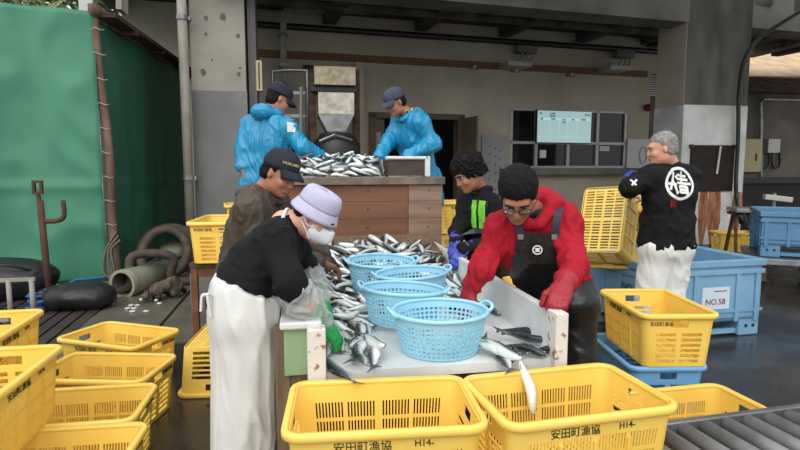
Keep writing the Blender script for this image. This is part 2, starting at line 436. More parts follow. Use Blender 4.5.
# shed behind the right pillar: wall, roof, bright eave
b = BM(); box(b, 8.2, 17, 13.6, 13.8, 0, 3.4); struct('wall_right', b, m_wall2)
b = BM(); box(b, 7.9, 17, 12.7, 13.0, 3.25, 3.62); struct('beam_right', b, m_wood_d)
b = BM()
v = [(7.9, 13.05, 3.5), (17, 13.05, 3.7), (17, 22, 7.6), (7.9, 22, 7.2)]
f = [b.verts.new(p) for p in v] + [b.verts.new((p[0], p[1], p[2] + .12)) for p in v]
for q in ((0, 3, 2, 1), (4, 5, 6, 7), (0, 1, 5, 4), (1, 2, 6, 5), (2, 3, 7, 6), (3, 0, 4, 7)): b.faces.new([f[i] for i in q])
struct('roof_eave', b, m_tan)
b = BM()
for x in (7.9, 9.6, 11.4): box(b, x, x + .35, 8.9, 13.2, 4.2, 4.6)
box(b, 7.6, 15, 9.0, 9.5, 4.15, 4.75); struct('beam_side', b, m_conc_d)
b = BM(); box(b, 7.6, 15, 9.5, 11.6, 4.6, 4.75); struct('ceiling_side', b, m_ceil)
# low concrete ledge on the far right and the dock edge behind the scale
b = BM(); box(b, 8.3, 16, 12.2, 13.6, 0, .95); struct('wall_dock', b, mat('dark_ledge', (54, 50, 46), .8))
b = BM(); box(b, 8.25, 16, 12.1, 12.25, .95, 1.1); struct('trim_7', b, m_black)
# raised platform behind the hopper
b = BM(); box(b, -1.0, 1.9, 5.25, 7.2, 0, .42); struct('floor_platform', b, m_conc)
# floor plates on the left
m_plate = mat('floor_plate', (104, 100, 88), .45, rgb2=(78, 76, 68), scale=3, detail=8, rlo=.2)
for i, (x0, x1) in enumerate(((-1.88, -1.22), (-1.19, -.55), (-.52, .05))):
    b = BM(); box(b, x0, x1, 4.25 + .25 * i, 9.4, 0, .03); struct('floor_plate_%d' % (i + 1), b, m_plate, bevel=.004)
# rubber duckboard mat under the floats
m_mat = mat('brown_duckboard', (58, 46, 44), .6, rgb2=(40, 33, 32), scale=5)
b = BM()
for k in range(13): bar(b, (-3.3 + k * .118, 4.35 + .02 * k, .02), (-3.5 + k * .118 + .1, 6.2 + .01 * k, .02), .095, .03)
for yy in (4.6, 5.3, 6.0): box(b, -3.4, -1.92, yy, yy + .06, .001, .012)
tag(obj('duckboard', b, m_mat), 'dark brown slatted mat on the floor under the black floats', 'mat')
# ------------------------------------------------------------------ things on and before the back wall
t = thing('television', 'wall screen showing a pale table of figures, hung before the office windows', 'television', wm(*[wl(564, 127, .1)[0], -.1, wl(564, 127, .1)[1]]), WR)
a = wl(537.5, 111, .1); c = wl(590, 143.5, .1); hw = (c[0] - a[0]) / 2; hh = (a[1] - c[1]) / 2
b = BM(); box(b, -hw - .012, hw + .012, -.02, .06, -hh - .012, hh + .012); obj('frame', b, m_black, t)
b = BM(); box(b, -hw, hw, -.026, -.02, -hh, hh); sc_ = obj('screen', b, m_scr, t)
b = BM(); box(b, -hw * .97, hw * .97, -.029, -.026, hh * .42, hh * .55); box(b, -hw * .97, hw * .97, -.029, -.026, -hh * .62, -hh * .6)
for x in (-.55, -.2, .1, .45): box(b, hw * x, hw * x + .006, -.029, -.026, -hh * .9, hh * .42)
obj('table_header', b, m_scr_h, sc_)
b = BM()
random.seed(2)
for (x, z, l) in ((-.93, .82, .08), (-.55, .82, .2), (-.55, .66, .2), (.75, .8, .2), (-.9, .48, .1), (-.5, .48, .16), (-.1, .48, .14), (.25, .48, .12), (.6, .48, .2), (-.08, .3, .12)):
    n = max(2, int(l * 22))
    for i in range(n): box(b, hw * (x + l * i / n), hw * (x + l * (i + .7) / n), -.030, -.0285, hh * z - .02, hh * z + random.uniform(.01, .03))
obj('screen_text', b, m_scr_t, sc_)
b = BM(); box(b, -.04, .04, .06, .12, -.1, .1); obj('bracket', b, m_black, t)
# notice board with dots of writing
a = wl(482, 135, .05); c = wl(506, 186, .05)
t = thing('notice_board', 'pale grey notice board leaning on the wall right of the dark doorway', 'board', wm((a[0] + c[0]) / 2, -.05, a[1] - 1.5), WR)
b = BM(); box(b, -(c[0] - a[0]) / 2, (c[0] - a[0]) / 2, 0, .03, 0, 1.5); obj('panel', b, mat('board_grey', (150, 150, 148), .6), t)
b = BM()
for col, x in enumerate((-.12, .02, .13)):
    for k in range(6): box(b, x, x + .025, -.004, 0, 1.25 - .18 * k - .05 * col, 1.28 - .18 * k - .05 * col)
obj('writing', b, m_ink, t)
# small steel door hatch with an oval port beside the windows
a = wl(627, 139, .03); c = wl(649, 168, .03)
t = thing('cabinet', 'grey steel wall cabinet with an oval port, right of the office windows', 'cabinet', wm((a[0] + c[0]) / 2, -.06, c[1]), WR)
W = (c[0] - a[0]) / 2
b = BM(); box(b, -W, W, 0, .06, 0, a[1] - c[1]); obj('body', b, m_frame, t)
b = BM(); tube(b, [(.12 + .1 * math.cos(k * PI / 8), -.005, .3 + .2 * math.sin(k * PI / 8)) for k in range(16)], .018, 6, closed=True); obj('port_ring', b, m_white_paint, t)
# cream electric box beside the left pillar
a = at(255.5, 60, 8.28); c = at(262.5, 91, 8.28)
t = thing('electric_box', 'narrow cream electric box beside the grey concrete pillar', 'box', ((a.x + c.x) / 2, 8.35, c.z))
w_ = (c.x - a.x) / 2; h_ = a.z - c.z
b = BM(); box(b, -w_, w_, -.06, .1, 0, h_); obj('housing', b, m_yel_box, t, bevel=.01)
b = BM(); box(b, -.008, .008, -.068, -.058, .03, h_ - .03); obj('seam', b, m_wood_d, t)
b = BM(); box(b, -w_ - .06, w_, .05, .10, .05, h_ - .05); obj('bracket', b, m_steel, t)
# pipe dropping down the wall by the left bay
t = thing('wall_pipe', 'grey pipe running along the ceiling and down the wall behind the ladder', 'pipe')
p = [wm(*(lambda q: (q[0], -.25, q[1]))(wl(x, y, .25))) for x, y in ((392, 12), (340, 11), (284, 10))]
q = [wm(*(lambda q: (q[0], -.25, q[1]))(wl(x, y, .25))) for x, y in ((283, 12), (283.5, 60), (286, 82))]
b = BM(); tube(b, p, .05); obj('ceiling_run', b, m_pipe_w, t)
b = BM(); tube(b, q, .06); obj('drop', b, m_pipe_w, t)
b = BM(); tube(b, [q[-1], wm(*(lambda q: (q[0], -.25, q[1]))(wl(300, 90, .25)))], .035); obj('branch', b, m_pipe_w, t)
for px, py in ((283.2, 35), (283.6, 65)):
    b = BM(); u, z = wl(px, py, .25); wbox(b, u - .08, u + .08, -.33, -.05, z - .03, z + .03); obj('clamp', b, m_steel, t)
# drain pipe left of the pillar
p = at(188, 165, 8.0)
t = thing('drain_pipe', 'tall white drain pipe left of the concrete pillar', 'pipe', (p.x, 8.0, 0))
b = BM(); tube(b, [(0, 0, 0), (0, 0, 4.9)], .062, 14); obj('pipe', b, m_pipe_w, t, smooth=True)
for z in (1.2, 3.3):
    b = BM(); tube(b, [(0, 0, z), (0, 0, z + .06)], .076, 14); box(b, -.02, .10, .0, .1, z, z + .05); obj('collar', b, m_steel, t)
# tubular ladder
t = thing('ladder', 'grey tubular steel ladder standing behind the blue raincoats', 'ladder', (0, 0, 0))
P = lambda x, y: at(x, y, 9.2)
b = BM(); tube(b, [P(272.5, 180), P(272.5, 90), P(272.5, 71), P(290, 70), P(307, 70.5), P(307.5, 90), P(308, 180)], .035, 8); obj('rail', b, m_steel, t, smooth=True)
for y in (93, 116, 139, 162):
    b = BM(); bar(b, P(272.5, y), P(308, y), .03, .05); obj('rung', b, m_steel, t)
b = BM(); tube(b, [P(301, 180), P(301, 87)], .03, 8); obj('post', b, m_frame, t)
t.location = (0, 0, 0)
# fish hopper machine
m_hop = mat('speckled_beige_steel', (176, 164, 138), .6, rgb2=(140, 126, 100), scale=14, detail=8)
m_hopw = mat('dirty_white_steel', (206, 202, 190), .6, rgb2=(170, 158, 134), scale=12, detail=8)
Y = 8.6
t = thing('hopper_machine', 'fish hopper machine with beige and white bins and steel funnel behind the upper tray', 'machine', at(335, 240, Y))
t.location.z = 0
O = t.location
def hb(bm, x0, y0, x1, y1, dy0, dy1):
    a, c = at(x0, y0, Y), at(x1, y1, Y); return box(bm, a.x - O.x, c.x - O.x, dy0, dy1, c.z, a.z)
b = BM(); hb(b, 314, 67, 355, 86, -.1, .6); obj('upper_bin', b, m_hop, t)
b = BM(); hb(b, 311, 86, 357, 92, 0, .5); obj('roller_slot', b, m_black, t)
b = BM(); hb(b, 318, 93, 353.5, 115, -.12, .5); obj('lower_bin', b, m_hopw, t)
b = BM()
A = [at(318, 115, Y), at(353.5, 115, Y), at(345, 132, Y), at(327, 132, Y)]
prism(b, [(p.x - O.x, p.z) for p in A], -.12, .5, lambda x, z, d: Vector((x, d, z))); obj('funnel', b, m_steel, t)
b = BM(); 
for px in (312.5, 357): a = at(px, 68, Y); box(b, a.x - O.x - .05, a.x - O.x + .05, .1, .25, 0, a.z)
obj('side_frame', b, m_wood_d, t)
b = BM(); a = at(336, 148, Y); lathe(b, [(.02, .24), (.22, .20), (.32, .05), (.31, -.2), (.25, -.4)], 24, Matrix.Translation((a.x - O.x, -.2, a.z)), sx=1.1, cap1=True); obj('drum', b, m_black, t, smooth=True)
b = BM(); tube(b, [(a.x - O.x - .26, -.46, a.z + .08), (a.x - O.x - .05, -.5, a.z + .17), (a.x - O.x + .2, -.46, a.z + .10)], .02, 6); obj('drum_hoop', b, m_steel, t)
b = BM(); box(b, -.75, .75, -.25, .6, 0, 1.15); obj('base', b, m_dark, t)
# wall post right of the machine
b = BM(); wpx(b, 355.5, 62, 365, 230, -.35, -.15); struct('trim_8', b, m_wall)
# small wall fixtures
for k, (px, py) in enumerate(((308, 67), (474, 67), (516, 70), (571, 74.5))):
    u, z = wl(px, py, .06)
    t = thing('bracket', ('rusty wall bracket above the tubular ladder', 'pale double hook on the wall left of the screen', 'small round fixture under the brown band above the left office window', 'small round fixture under the brown band above the screen')[k], 'fixture', wm(u, -.02, z), WR)
    b = BM(); box(b, -.1, .1, -.03, .02, -.04, .04); obj('plate', b, m_wall2 if k else m_rust, t)
    b = BM(); lathe(b, [(.045, 0), (.04, .05), (.0, .07)], 10, Matrix.Translation((0, -.03, 0)) @ Matrix.Rotation(PI / 2, 4, 'X')); obj('knob', b, m_frame if k else m_rust, t)
# lamp trays with conduits at the ceiling
for k, (px, py) in enumerate(((517, 65), (617, 69))):
    u, z = wl(px, py, .35)
    t = thing('cable_tray', ('wall lamp tray fed by three conduits above the left half of the windows', 'wall lamp tray fed by three conduits near the right pillar')[k], 'cable tray', wm(u, -.4, z), WR)
    b = BM(); box(b, -.28, .28, -.1, .4, -.04, .05); obj('tray', b, m_frame, t)
    for dx in (.1, .22, .34):
        b = BM(); tube(b, [(dx - .05, .1, .03), (dx + .08, .15, .2), (dx + .1, .2, .42)], .022, 6); obj('conduit', b, m_pipe_w, t)
    b = BM(); box(b, .05, .5, .1, .3, .28, .43); obj('junction_box', b, m_conc, t)
# dark notice panel with a white rod on the right pillar
a, c = at(692, 145, 8.7), at(732.5, 191, 8.7)
t = thing('panel_board', 'dark brown board fixed to the white half of the right pillar', 'board', ((a.x + c.x) / 2, 8.735, c.z))
W = (c.x - a.x) / 2; Hh = a.z - c.z
b = BM(); box(b, -W, W, -.03, 0, 0, Hh); obj('board', b, mat('dark_board', (48, 40, 36), .7, rgb2=(38, 32, 29), scale=4), t)
for sx in (-1, 1):
    b = BM(); box(b, sx * W - .03, sx * W + .03, -.05, 0, Hh - .05, Hh + .01); obj('hook', b, m_black, t)
p = at(722, 146, 8.65); q = at(718, 174, 8.65)
t = thing('rod', 'thin white rod hanging in front of the dark board on the right pillar', 'rod', (p.x, 8.68, p.z))
b = BM(); tube(b, [(0, 0, 0), (q.x - p.x, 0, q.z - p.z)], .018, 8); obj('shaft', b, m_white_paint, t)
b = BM(); tube(b, [(0, .04, .01), (0, -.01, .02)], .008, 6); obj('loop', b, m_steel, t)
# cable looping down from the roof
t = tag(obj('cable', tube(BM(), curve_pts([at(806, 8, 8.2), at(780, 24, 8.3), at(757, 40, 8.4), at(744, 62, 8.5), at(739, 95, 8.6), at(738, 140, 8.62), at(736, 180, 8.62), at(737, 204, 8.5), at(741, 222, 7.6)], 6), .035, 8), m_black, smooth=True), 'thick black cable sweeping down from the roof along the right pillar', 'cable')
# electric boxes on the shed wall
for k, (x0, y0, x1, y1) in enumerate(((742, 139, 758, 172), (766, 139, 777, 153))):
    a, c = at(x0, y0, 13.5), at(x1, y1, 13.5)
    t = thing('switch_box', ('tall cream switch box on the shed wall behind the black cable', 'grey meter box with cable loops on the shed wall at the far right')[k], 'box', ((a.x + c.x) / 2, 13.55, c.z))
    b = BM(); box(b, -(c.x - a.x) / 2, (c.x - a.x) / 2, -.15, .05, 0, a.z - c.z); obj('housing', b, m_yel_box if k == 0 else m_frame, t, bevel=.015)
    if k == 0:
        b = BM(); box(b, .08, .12, -.17, -.15, .3, .5); obj('latch', b, m_black, t)
    else:
        for s in (-1, 1):
            b = BM(); tube(b, curve_pts([(s * .05, -.05, 0), (s * .05, -.06, -.3), (s * .18, -.06, -.42), (s * .3, -.05, -.3), (s * .32, 0, 0)], 5), .03, 6); obj('cable_loop', b, m_black, t)
t = tag(obj('conduit_pipe', tube(BM(), [at(761, 178, 13.5), at(761, 102, 13.5), at(764, 99, 13.5), at(802, 100, 13.5)], .04, 8), m_steel), 'thin grey conduit bending along the top of the shed wall', 'pipe')
# hanging red lamp and plants in the louvred gap
b = BM()
a, c = wl(651, 70), wl(659, 70)
for k in range(9): wbox(b, wl(650, 70)[0], wl(672, 70)[0], .05, .1, 3.05 + k * .055, 3.08 + k * .055)
struct('window_2', b, m_frame)
u, z = wl(652, 107, .2); t = thing('alarm_bell', 'small dark red alarm bell at the edge of the back wall', 'bell', wm(u, -.05, z), WR)
b = BM(); lathe(b, [(.09, 0), (.08, .06), (.0, .09)], 14, Matrix.Rotation(PI / 2, 4, 'X'), cap0=True); obj('dome', b, mat('bell_red', (110, 34, 34), .4), t, smooth=True)
b = BM(); box(b, -.05, .05, 0, .1, -.05, .05); obj('mount', b, m_steel, t)
def leaves(bm, c, rad, n, s, seed):
    rnd = random.Random(seed)
    for _ in range(n):
        while True:
            v = Vector((rnd.uniform(-1, 1), rnd.uniform(-1, 1), rnd.uniform(-1, 1)))
            if v.length < 1: break
        p = Vector(c) + Vector((v.x * rad[0], v.y * rad[1], v.z * rad[2]))
        d = Vector((rnd.gauss(0, 1), rnd.gauss(0, 1), rnd.gauss(0, .6))).normalized(); e = d.cross(Vector((rnd.gauss(0, 1), rnd.gauss(0, 1), 1))).normalized()
        l = s * rnd.uniform(.7, 1.3); m2 = d.cross(e) * l * .12
        bm.faces.new([bm.verts.new(q) for q in (p - d * l, p + e * l * .4 + m2, p + d * l, p - e * l * .4 + m2)])
m_leaf = mat('leaf_green', (92, 112, 62), .6, rgb2=(66, 88, 48), scale=3)
m_leaf2 = mat('leaf_pale', (138, 146, 98), .6, rgb2=(104, 116, 72), scale=3)
m_bark = mat('bark', (88, 74, 60), .9)
for k, (x, y, h, r, lab, mm) in enumerate(((-5.9, 12.5, 5.0, 1.5, 'pale leafy tree showing over the top left of the green tarp', m_leaf2), (-5.5, 17.0, 6.6, 1.7, 'green leafy tree right of the white post above the tarp', m_leaf), (10.9, 17.5, 3.6, 1.3, 'shrubby tree glimpsed through the gap beside the right pillar', m_leaf))):
    t = thing('tree', lab, 'tree', (x, y, 0))
    b = BM(); tube(b, [(0, 0, 0), (.1, 0, h * .5), (0, 0, h * .9)], .12, 8, rs=[.16, .12, .06])
    for a_ in range(5): tube(b, [(.05, 0, h * .5), (r * .6 * math.cos(a_ * 1.3), r * .6 * math.sin(a_ * 1.3), h * .8)], .04, 6)
    obj('trunk', b, m_bark, t)
    b = BM(); leaves(b, (0, 0, h * .78), (r, r, h * .34), 1900, .16, 10 + k); obj('foliage', b, mm, t)
p = at(77, 4, 10); t = thing('post', 'square white post standing behind the green tarp', 'post', (p.x, 10.5, 0))
b = BM(); box(b, -.11, .11, -.11, .11, 0, 5.2); obj('shaft', b, m_white_paint, t)
b = BM(); box(b, -.16, .16, -.16, .16, 0, .2); obj('base', b, m_conc, t)
# ------------------------------------------------------------------ green tarpaulin booth on the left
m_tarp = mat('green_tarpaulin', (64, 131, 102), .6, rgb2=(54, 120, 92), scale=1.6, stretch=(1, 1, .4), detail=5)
m_tarp_shade = mat('shaded_green_tarpaulin', (46, 106, 80), .6, rgb2=(40, 96, 72), scale=1.6)  # darker copy of the front green, the booth side's shade put into its colour
def sheet(name, a, c, z0, z1, m, label, amp, seed, nu=70, nv=60, seam=()):
    a, c = Vector(a), Vector(c); d = c - a; L = d.length; nrm = Vector((d.y, -d.x, 0)).normalized()
    b = BM(); V = []
    for i in range(nu + 1):
        row = []
        for j in range(nv + 1):
            u = i / nu; v = j / nv; z = z0 + (z1 - z0) * v
            p = Vector((u * L * 1.9 + seed, z * .35, seed)); q = Vector((u * L * 1.7 + z * .7, z * .8 - u * L * .6, seed + 3))
            f = noise.noise(p) * 1.0 + max(0, 1 - abs(noise.noise(q * 1.3)) * 3.0) * .6 + noise.noise(q * 3) * .15
            if abs(z - 1.15) < .5: f += .5 * math.exp(-((z - 1.15) / .05) ** 2)
            top = .012 * math.sin(u * 9 + seed) * v
            row.append(b.verts.new(a + d * u + nrm * f * amp + Vector((0, 0, z + top))))
        V.append(row)
    for i in range(nu):
        for j in range(nv): b.faces.new((V[i][j], V[i + 1][j], V[i + 1][j + 1], V[i][j + 1]))
    o = obj(name, b, m, smooth=True); md = o.modifiers.new('thick', 'SOLIDIFY'); md.thickness = .006
    return tag(o, label, 'tarpaulin')
TP = Vector((-2.27, 7.12, 0))
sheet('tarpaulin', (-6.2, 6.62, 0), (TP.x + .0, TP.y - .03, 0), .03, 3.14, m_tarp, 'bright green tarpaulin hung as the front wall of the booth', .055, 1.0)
sheet('tarpaulin', (TP.x + .0, TP.y + .08, 0), (-2.0, 11.0, 0), .03, 3.05, m_tarp_shade, 'shade-darkened green tarpaulin along the shaded side of the booth', .03, 7.0)
t = thing('corner_pole', 'bark covered corner pole lashed at the edge of the green booth', 'pole', TP)
b = BM(); tube(b, curve_pts([(.10, -.02, 0), (.06, .0, .8), (.07, 0, 1.6), (.01, 0, 2.4), (-.02, 0, 3.22)], 5), .05, 10); obj('trunk', b, m_log, t, smooth=True)
random.seed(3)
m_rope = mat('pale_rope', (176, 168, 150), .8)
for k in range(9):
    z = .7 + k * .28; b = BM(); x = .06 - .02 * k / 8
    tube(b, [(x - .07, -.055, z + random.uniform(-.03, .03)), (x - .03, -.066, z + .015), (x + .03, -.062, z - .01), (x + .055, -.02, z)], .005, 5); obj('lashing', b, m_rope, t)
b = BM()
for k in range(3): tube(b, curve_pts([(.12 + .02 * k, -.06, .62 - .05 * k), (.0 + .03 * k, -.08, .4), (-.04 + .06 * k, -.08, .15), (.05, -.09, .05)], 5), .011, 6)
obj('rope_tail', b, mat('grey_rope', (120, 108, 96), .8), t)
t = thing('eave_beam', 'dark rough timber beam along the top of the booth side', 'beam', (TP.x, TP.y, 3.08))
b = BM(); tube(b, [(.02, -.08, .07), (.12, 2, .03), (.28, 4.2, 0)], .07, 10); obj('log', b, m_log, t, smooth=True)
b = BM(); bar(b, (.14, -.05, .02), (.36, 4.0, .0), .2, .05); obj('board', b, m_wood_d, t)
for k in range(3):
    b = BM(); y = .6 + k * 1.2; bar(b, (.1, y, -.04), (.3 + .06 * k, y, -.04), .06, .05); obj('rafter', b, m_wood_d, t)
t = thing('roof_channel', 'pale steel channel and strut above the booth roof by the drain pipe', 'channel', (-1.75, 7.4, 3.62))
b = BM(); bar(b, (-.35, -.9, .05), (.45, -.7, .02), .08, .12); obj('channel', b, m_pipe_w, t)
b = BM(); bar(b, (-.25, -.2, -.45), (-.2, -.2, .6), .26, .06, (1, 0, 0)); obj('strut', b, m_pipe_w, t)
b = BM(); bar(b, (-.5, -.3, .5), (.3, -.4, .7), .35, .06); obj('plate', b, m_conc, t)
# pipe stand with a bent hook before the tarpaulin
p = at(46, 262, 6.1); q = at(38, 192, 6.1)
t = thing('pipe_stand', 'rusty pipe stand with a hooked side arm before the green tarpaulin', 'stand', (p.x, 6.1, 0))
top = Vector((q.x - p.x, 0, q.z))
b = BM(); tube(b, [(.02, 0, 0), (0, 0, p.z), (top.x * .55, 0, 1.05)], .032, 10); obj('post', b, m_rust, t, smooth=True)
b = BM(); tube(b, [(top.x * .55, 0, 1.0), (top.x, 0, top.z - .02)], .022, 8); obj('upper_rod', b, m_rust, t)
b = BM(); h = at(38, 189, 6.1); c_ = top
for (x0, x1, z0, z1) in ((-.045, .045, .09, .115), (-.045, .045, -.02, .005), (-.045, -.022, .005, .09), (.022, .045, .005, .09)): box(b, c_.x + x0, c_.x + x1, -.02, .02, c_.z + z0, c_.z + z1)
obj('square_head', b, m_rust, t)
e = at(63, 200, 6.1); f = at(64, 216, 6.1)
b = BM(); tube(b, curve_pts([(-.02, 0, at(40, 221, 6.1).z), (f.x - p.x - .08, 0, at(56, 221, 6.1).z), (f.x - p.x, 0, f.z), (e.x - p.x, 0, e.z)], 5), .024, 8); obj('hook_arm', b, m_rust, t, smooth=True)
b = BM(); lathe(b, [(.16, 0), (.16, .02), (.05, .05)], 14, cap0=True, cap1=True); obj('base', b, m_rust, t)
# black floats, rack, rope
def float_bag(name, c, r, rz, label, seed):
    t = thing(name, label, 'float', (c[0], c[1], .036), rz)
    f = Field((c[0] - .9, c[1] - .9, -.1), (c[0] + .9, c[1] + .9, .8), .022)
    f.ell((c[0], c[1], r[2] * .98), r, k=0); f.boxx((c[0], c[1], r[2] * .6), (r[0] * .8, r[1] * .75, r[2] * .55), rnd=.1, k=.12)
    f.plane((0, 0, .006), (0, 0, -1))
    t2 = t; t.rotation_euler = (0, 0, 0)
    V, F = f.mesh(); V = relax(V, F, 2); V = wrinkle(V, F, .012, 4, seed); V -= np.array([c[0], c[1], .006])
    me = bpy.data.meshes.new('skin'); me.from_pydata(V.tolist(), [], F.tolist()); link('skin', me, m_black, t, smooth=True)
    t.rotation_euler = (0, 0, rz)
    return t
a = atz(14, 300, 0); 
ft = float_bag('float', (a.x - .05, a.y, 0), (.48, .32, .21), .1, 'black float behind the little steel rack, under the tarpaulin', 1.)
b = BM(); tube(b, curve_pts([(.3, -.2, .3), (.1, -.3, .38), (-.2, -.28, .36), (-.4, -.2, .25)], 5), .012, 6); obj('seam', b, m_black, ft)
a = atz(78, 313, 0)
ft = float_bag('float', (a.x - .02, a.y + .12, 0), (.33, .24, .125), -.12, 'black float lying alone right of the blue rope', 5.)
b = BM(); lathe(b, [(.05, 0), (.05, .05), (.03, .08)], 10, Matrix.Translation((-.31, 0, .12)) @ Matrix.Rotation(-PI / 2, 4, 'Y'), cap1=True); obj('plug', b, m_black, ft)
m_brope = mat('blue_rope', (44, 110, 176), .7, bump=.3, scale=60)
a = atz(45, 312, 0); P = []
rnd = random.Random(6)
for k in range(30): an = k * .72; P.append((a.x - .02 + .16 * math.cos(an) * (1 - .012 * k) + rnd.uniform(-.04, .04), a.y + .02 + .13 * math.sin(an) + rnd.uniform(-.03, .03), .012 + .006 * k + rnd.uniform(0, .03)))
P += [(a.x + .12, a.y + .02, .2), (a.x + .22, a.y + .14, .27), (a.x + .34, a.y + .22, .265), (a.x + .44, a.y + .36, .25)]
tag(obj('rope', tube(BM(), curve_pts(P, 4), .010, 6), m_brope, smooth=True), 'tangle of blue rope beside the black floats', 'rope')
a = atz(12, 322, 0)
t = thing('rack', 'little white tubular rack at the left edge, behind the yellow crates', 'rack', (a.x - .05, a.y - .1, 0), .05)
z1 = .40
for z in (.04, z1): b = BM(); bar(b, (-.5, 0, z), (.3, 0, z), .03, .03); obj('rail', b, m_pipe_w, t)
for k in range(5):
    b = BM(); x = -.45 + k * .18; tube(b, [(x, 0, .04), (x, 0, z1)], .022, 8); obj('bar', b, m_pipe_w, t, smooth=True)
b = BM()
for x in (-.48, .28): box(b, x - .02, x + .02, -.15, .15, 0, .03)
obj('foot', b, m_pipe_w, t)
# hose coil, olive pipe, loose hose
m_hose = mat('grey_brown_hose', (84, 72, 64), .7, rgb2=(64, 55, 50), scale=12, bump=.3)
m_olive = mat('olive_plastic', (112, 112, 92), .5, rgb2=(94, 96, 80), scale=4)
c = at(165, 262, 7.0); c.y = 7.2
t = thing('hose_coil', 'thick grey brown hose coiled against the dark side tarpaulin', 'hose', (c.x, 7.2, 0))
P = []
for k in range(52):
    an = k * 2 * PI / 18; rr = .34 - .002 * k
    P.append((-.05 + rr * math.cos(an), .22 + .2 * math.sin(an) - .006 * k, .33 + .27 * math.sin(an)))
b = BM(); tube(b, curve_pts(P, 2), .055, 9); obj('coil', b, m_hose, t, smooth=True)
b = BM(); tube(b, curve_pts([(.3, -.1, .1), (.5, -.25, .07), (.75, -.3, .06)], 5), .055, 9); obj('tail', b, m_hose, t, smooth=True)
t = thing('drum', 'olive drum leaning inside the coil of grey hose', 'drum', (c.x + .0, 7.62, .0))
b = BM(); lathe(b, [(.01, 0), (.15, 0), (.17, .06), (.18, .36), (.15, .40), (.01, .41)], 20, Matrix.Rotation(.35, 4, 'X')); obj('body', b, m_olive, t, smooth=True)
b = BM(); lathe(b, [(.183, .30), (.19, .315), (.183, .33)], 20, Matrix.Rotation(.35, 4, 'X')); obj('band', b, m_black, t)
a = atz(122, 300, 0)
ax = Matrix.Translation((0, 0, .155)) @ Matrix.Rotation(-.42, 4, 'Z') @ Matrix.Rotation(-PI / 2, 4, 'X')
t = thing('pipe', 'short olive plastic pipe lying open towards the black float', 'pipe', (a.x, a.y + .05, 0))
b = BM(); lathe(b, [(.125, 0), (.15, 0), (.15, .62), (.125, .62), (.125, 0)], 24, ax); obj('tube', b, m_olive, t, smooth=True)
b = BM(); lathe(b, [(.126, -.012), (.158, -.012), (.158, .05), (.126, .05), (.126, -.012)], 24, ax); obj('rim', b, mat('pale_olive', (150, 146, 122), .5), t)
A = atz(98, 296, .05); B_ = at(124, 272, 6.75); D_ = at(160, 268, 6.7)
tag(obj('hose', tube(BM(), curve_pts([A, Vector((A.x + .25, A.y + .2, .1)), (a.x + .02, a.y + .36, .40), (a.x + .42, a.y + .42, .38), (D_.x + .15, 6.62, .10), (D_.x + .6, 6.75, .085)], 6), .05, 9), m_hose, smooth=True), 'loose grey hose lying over the olive pipe', 'hose')
# paper-white fish scraps by the cat
m_scrap = mat('scrap', (214, 204, 200), .5)
rnd = random.Random(9)
for k, (px, py) in enumerate(((131, 306), (134, 309), (128, 309), (137, 306), (133, 312), (160, 304), (146, 312))):
    a = atz(px, py, .03); b = BM(); f = BM()
    pts = [(rnd.uniform(.6, 1) * .032 * math.cos(i * PI / 4), rnd.uniform(.5, 1) * .035 * math.sin(i * PI / 4)) for i in range(8)]
    prism(b, pts, 0, .012, lambda x, y, d: Vector((x, y, d)))
    tag(obj('fish_scrap', b, m_scrap, loc=(a.x, a.y, .032), rot=(0, 0, rnd.uniform(0, 3)), bevel=.004), 'pale fish scrap dropped on the floor before the cat', 'fish scrap', 'fish scraps on the floor by the cat')

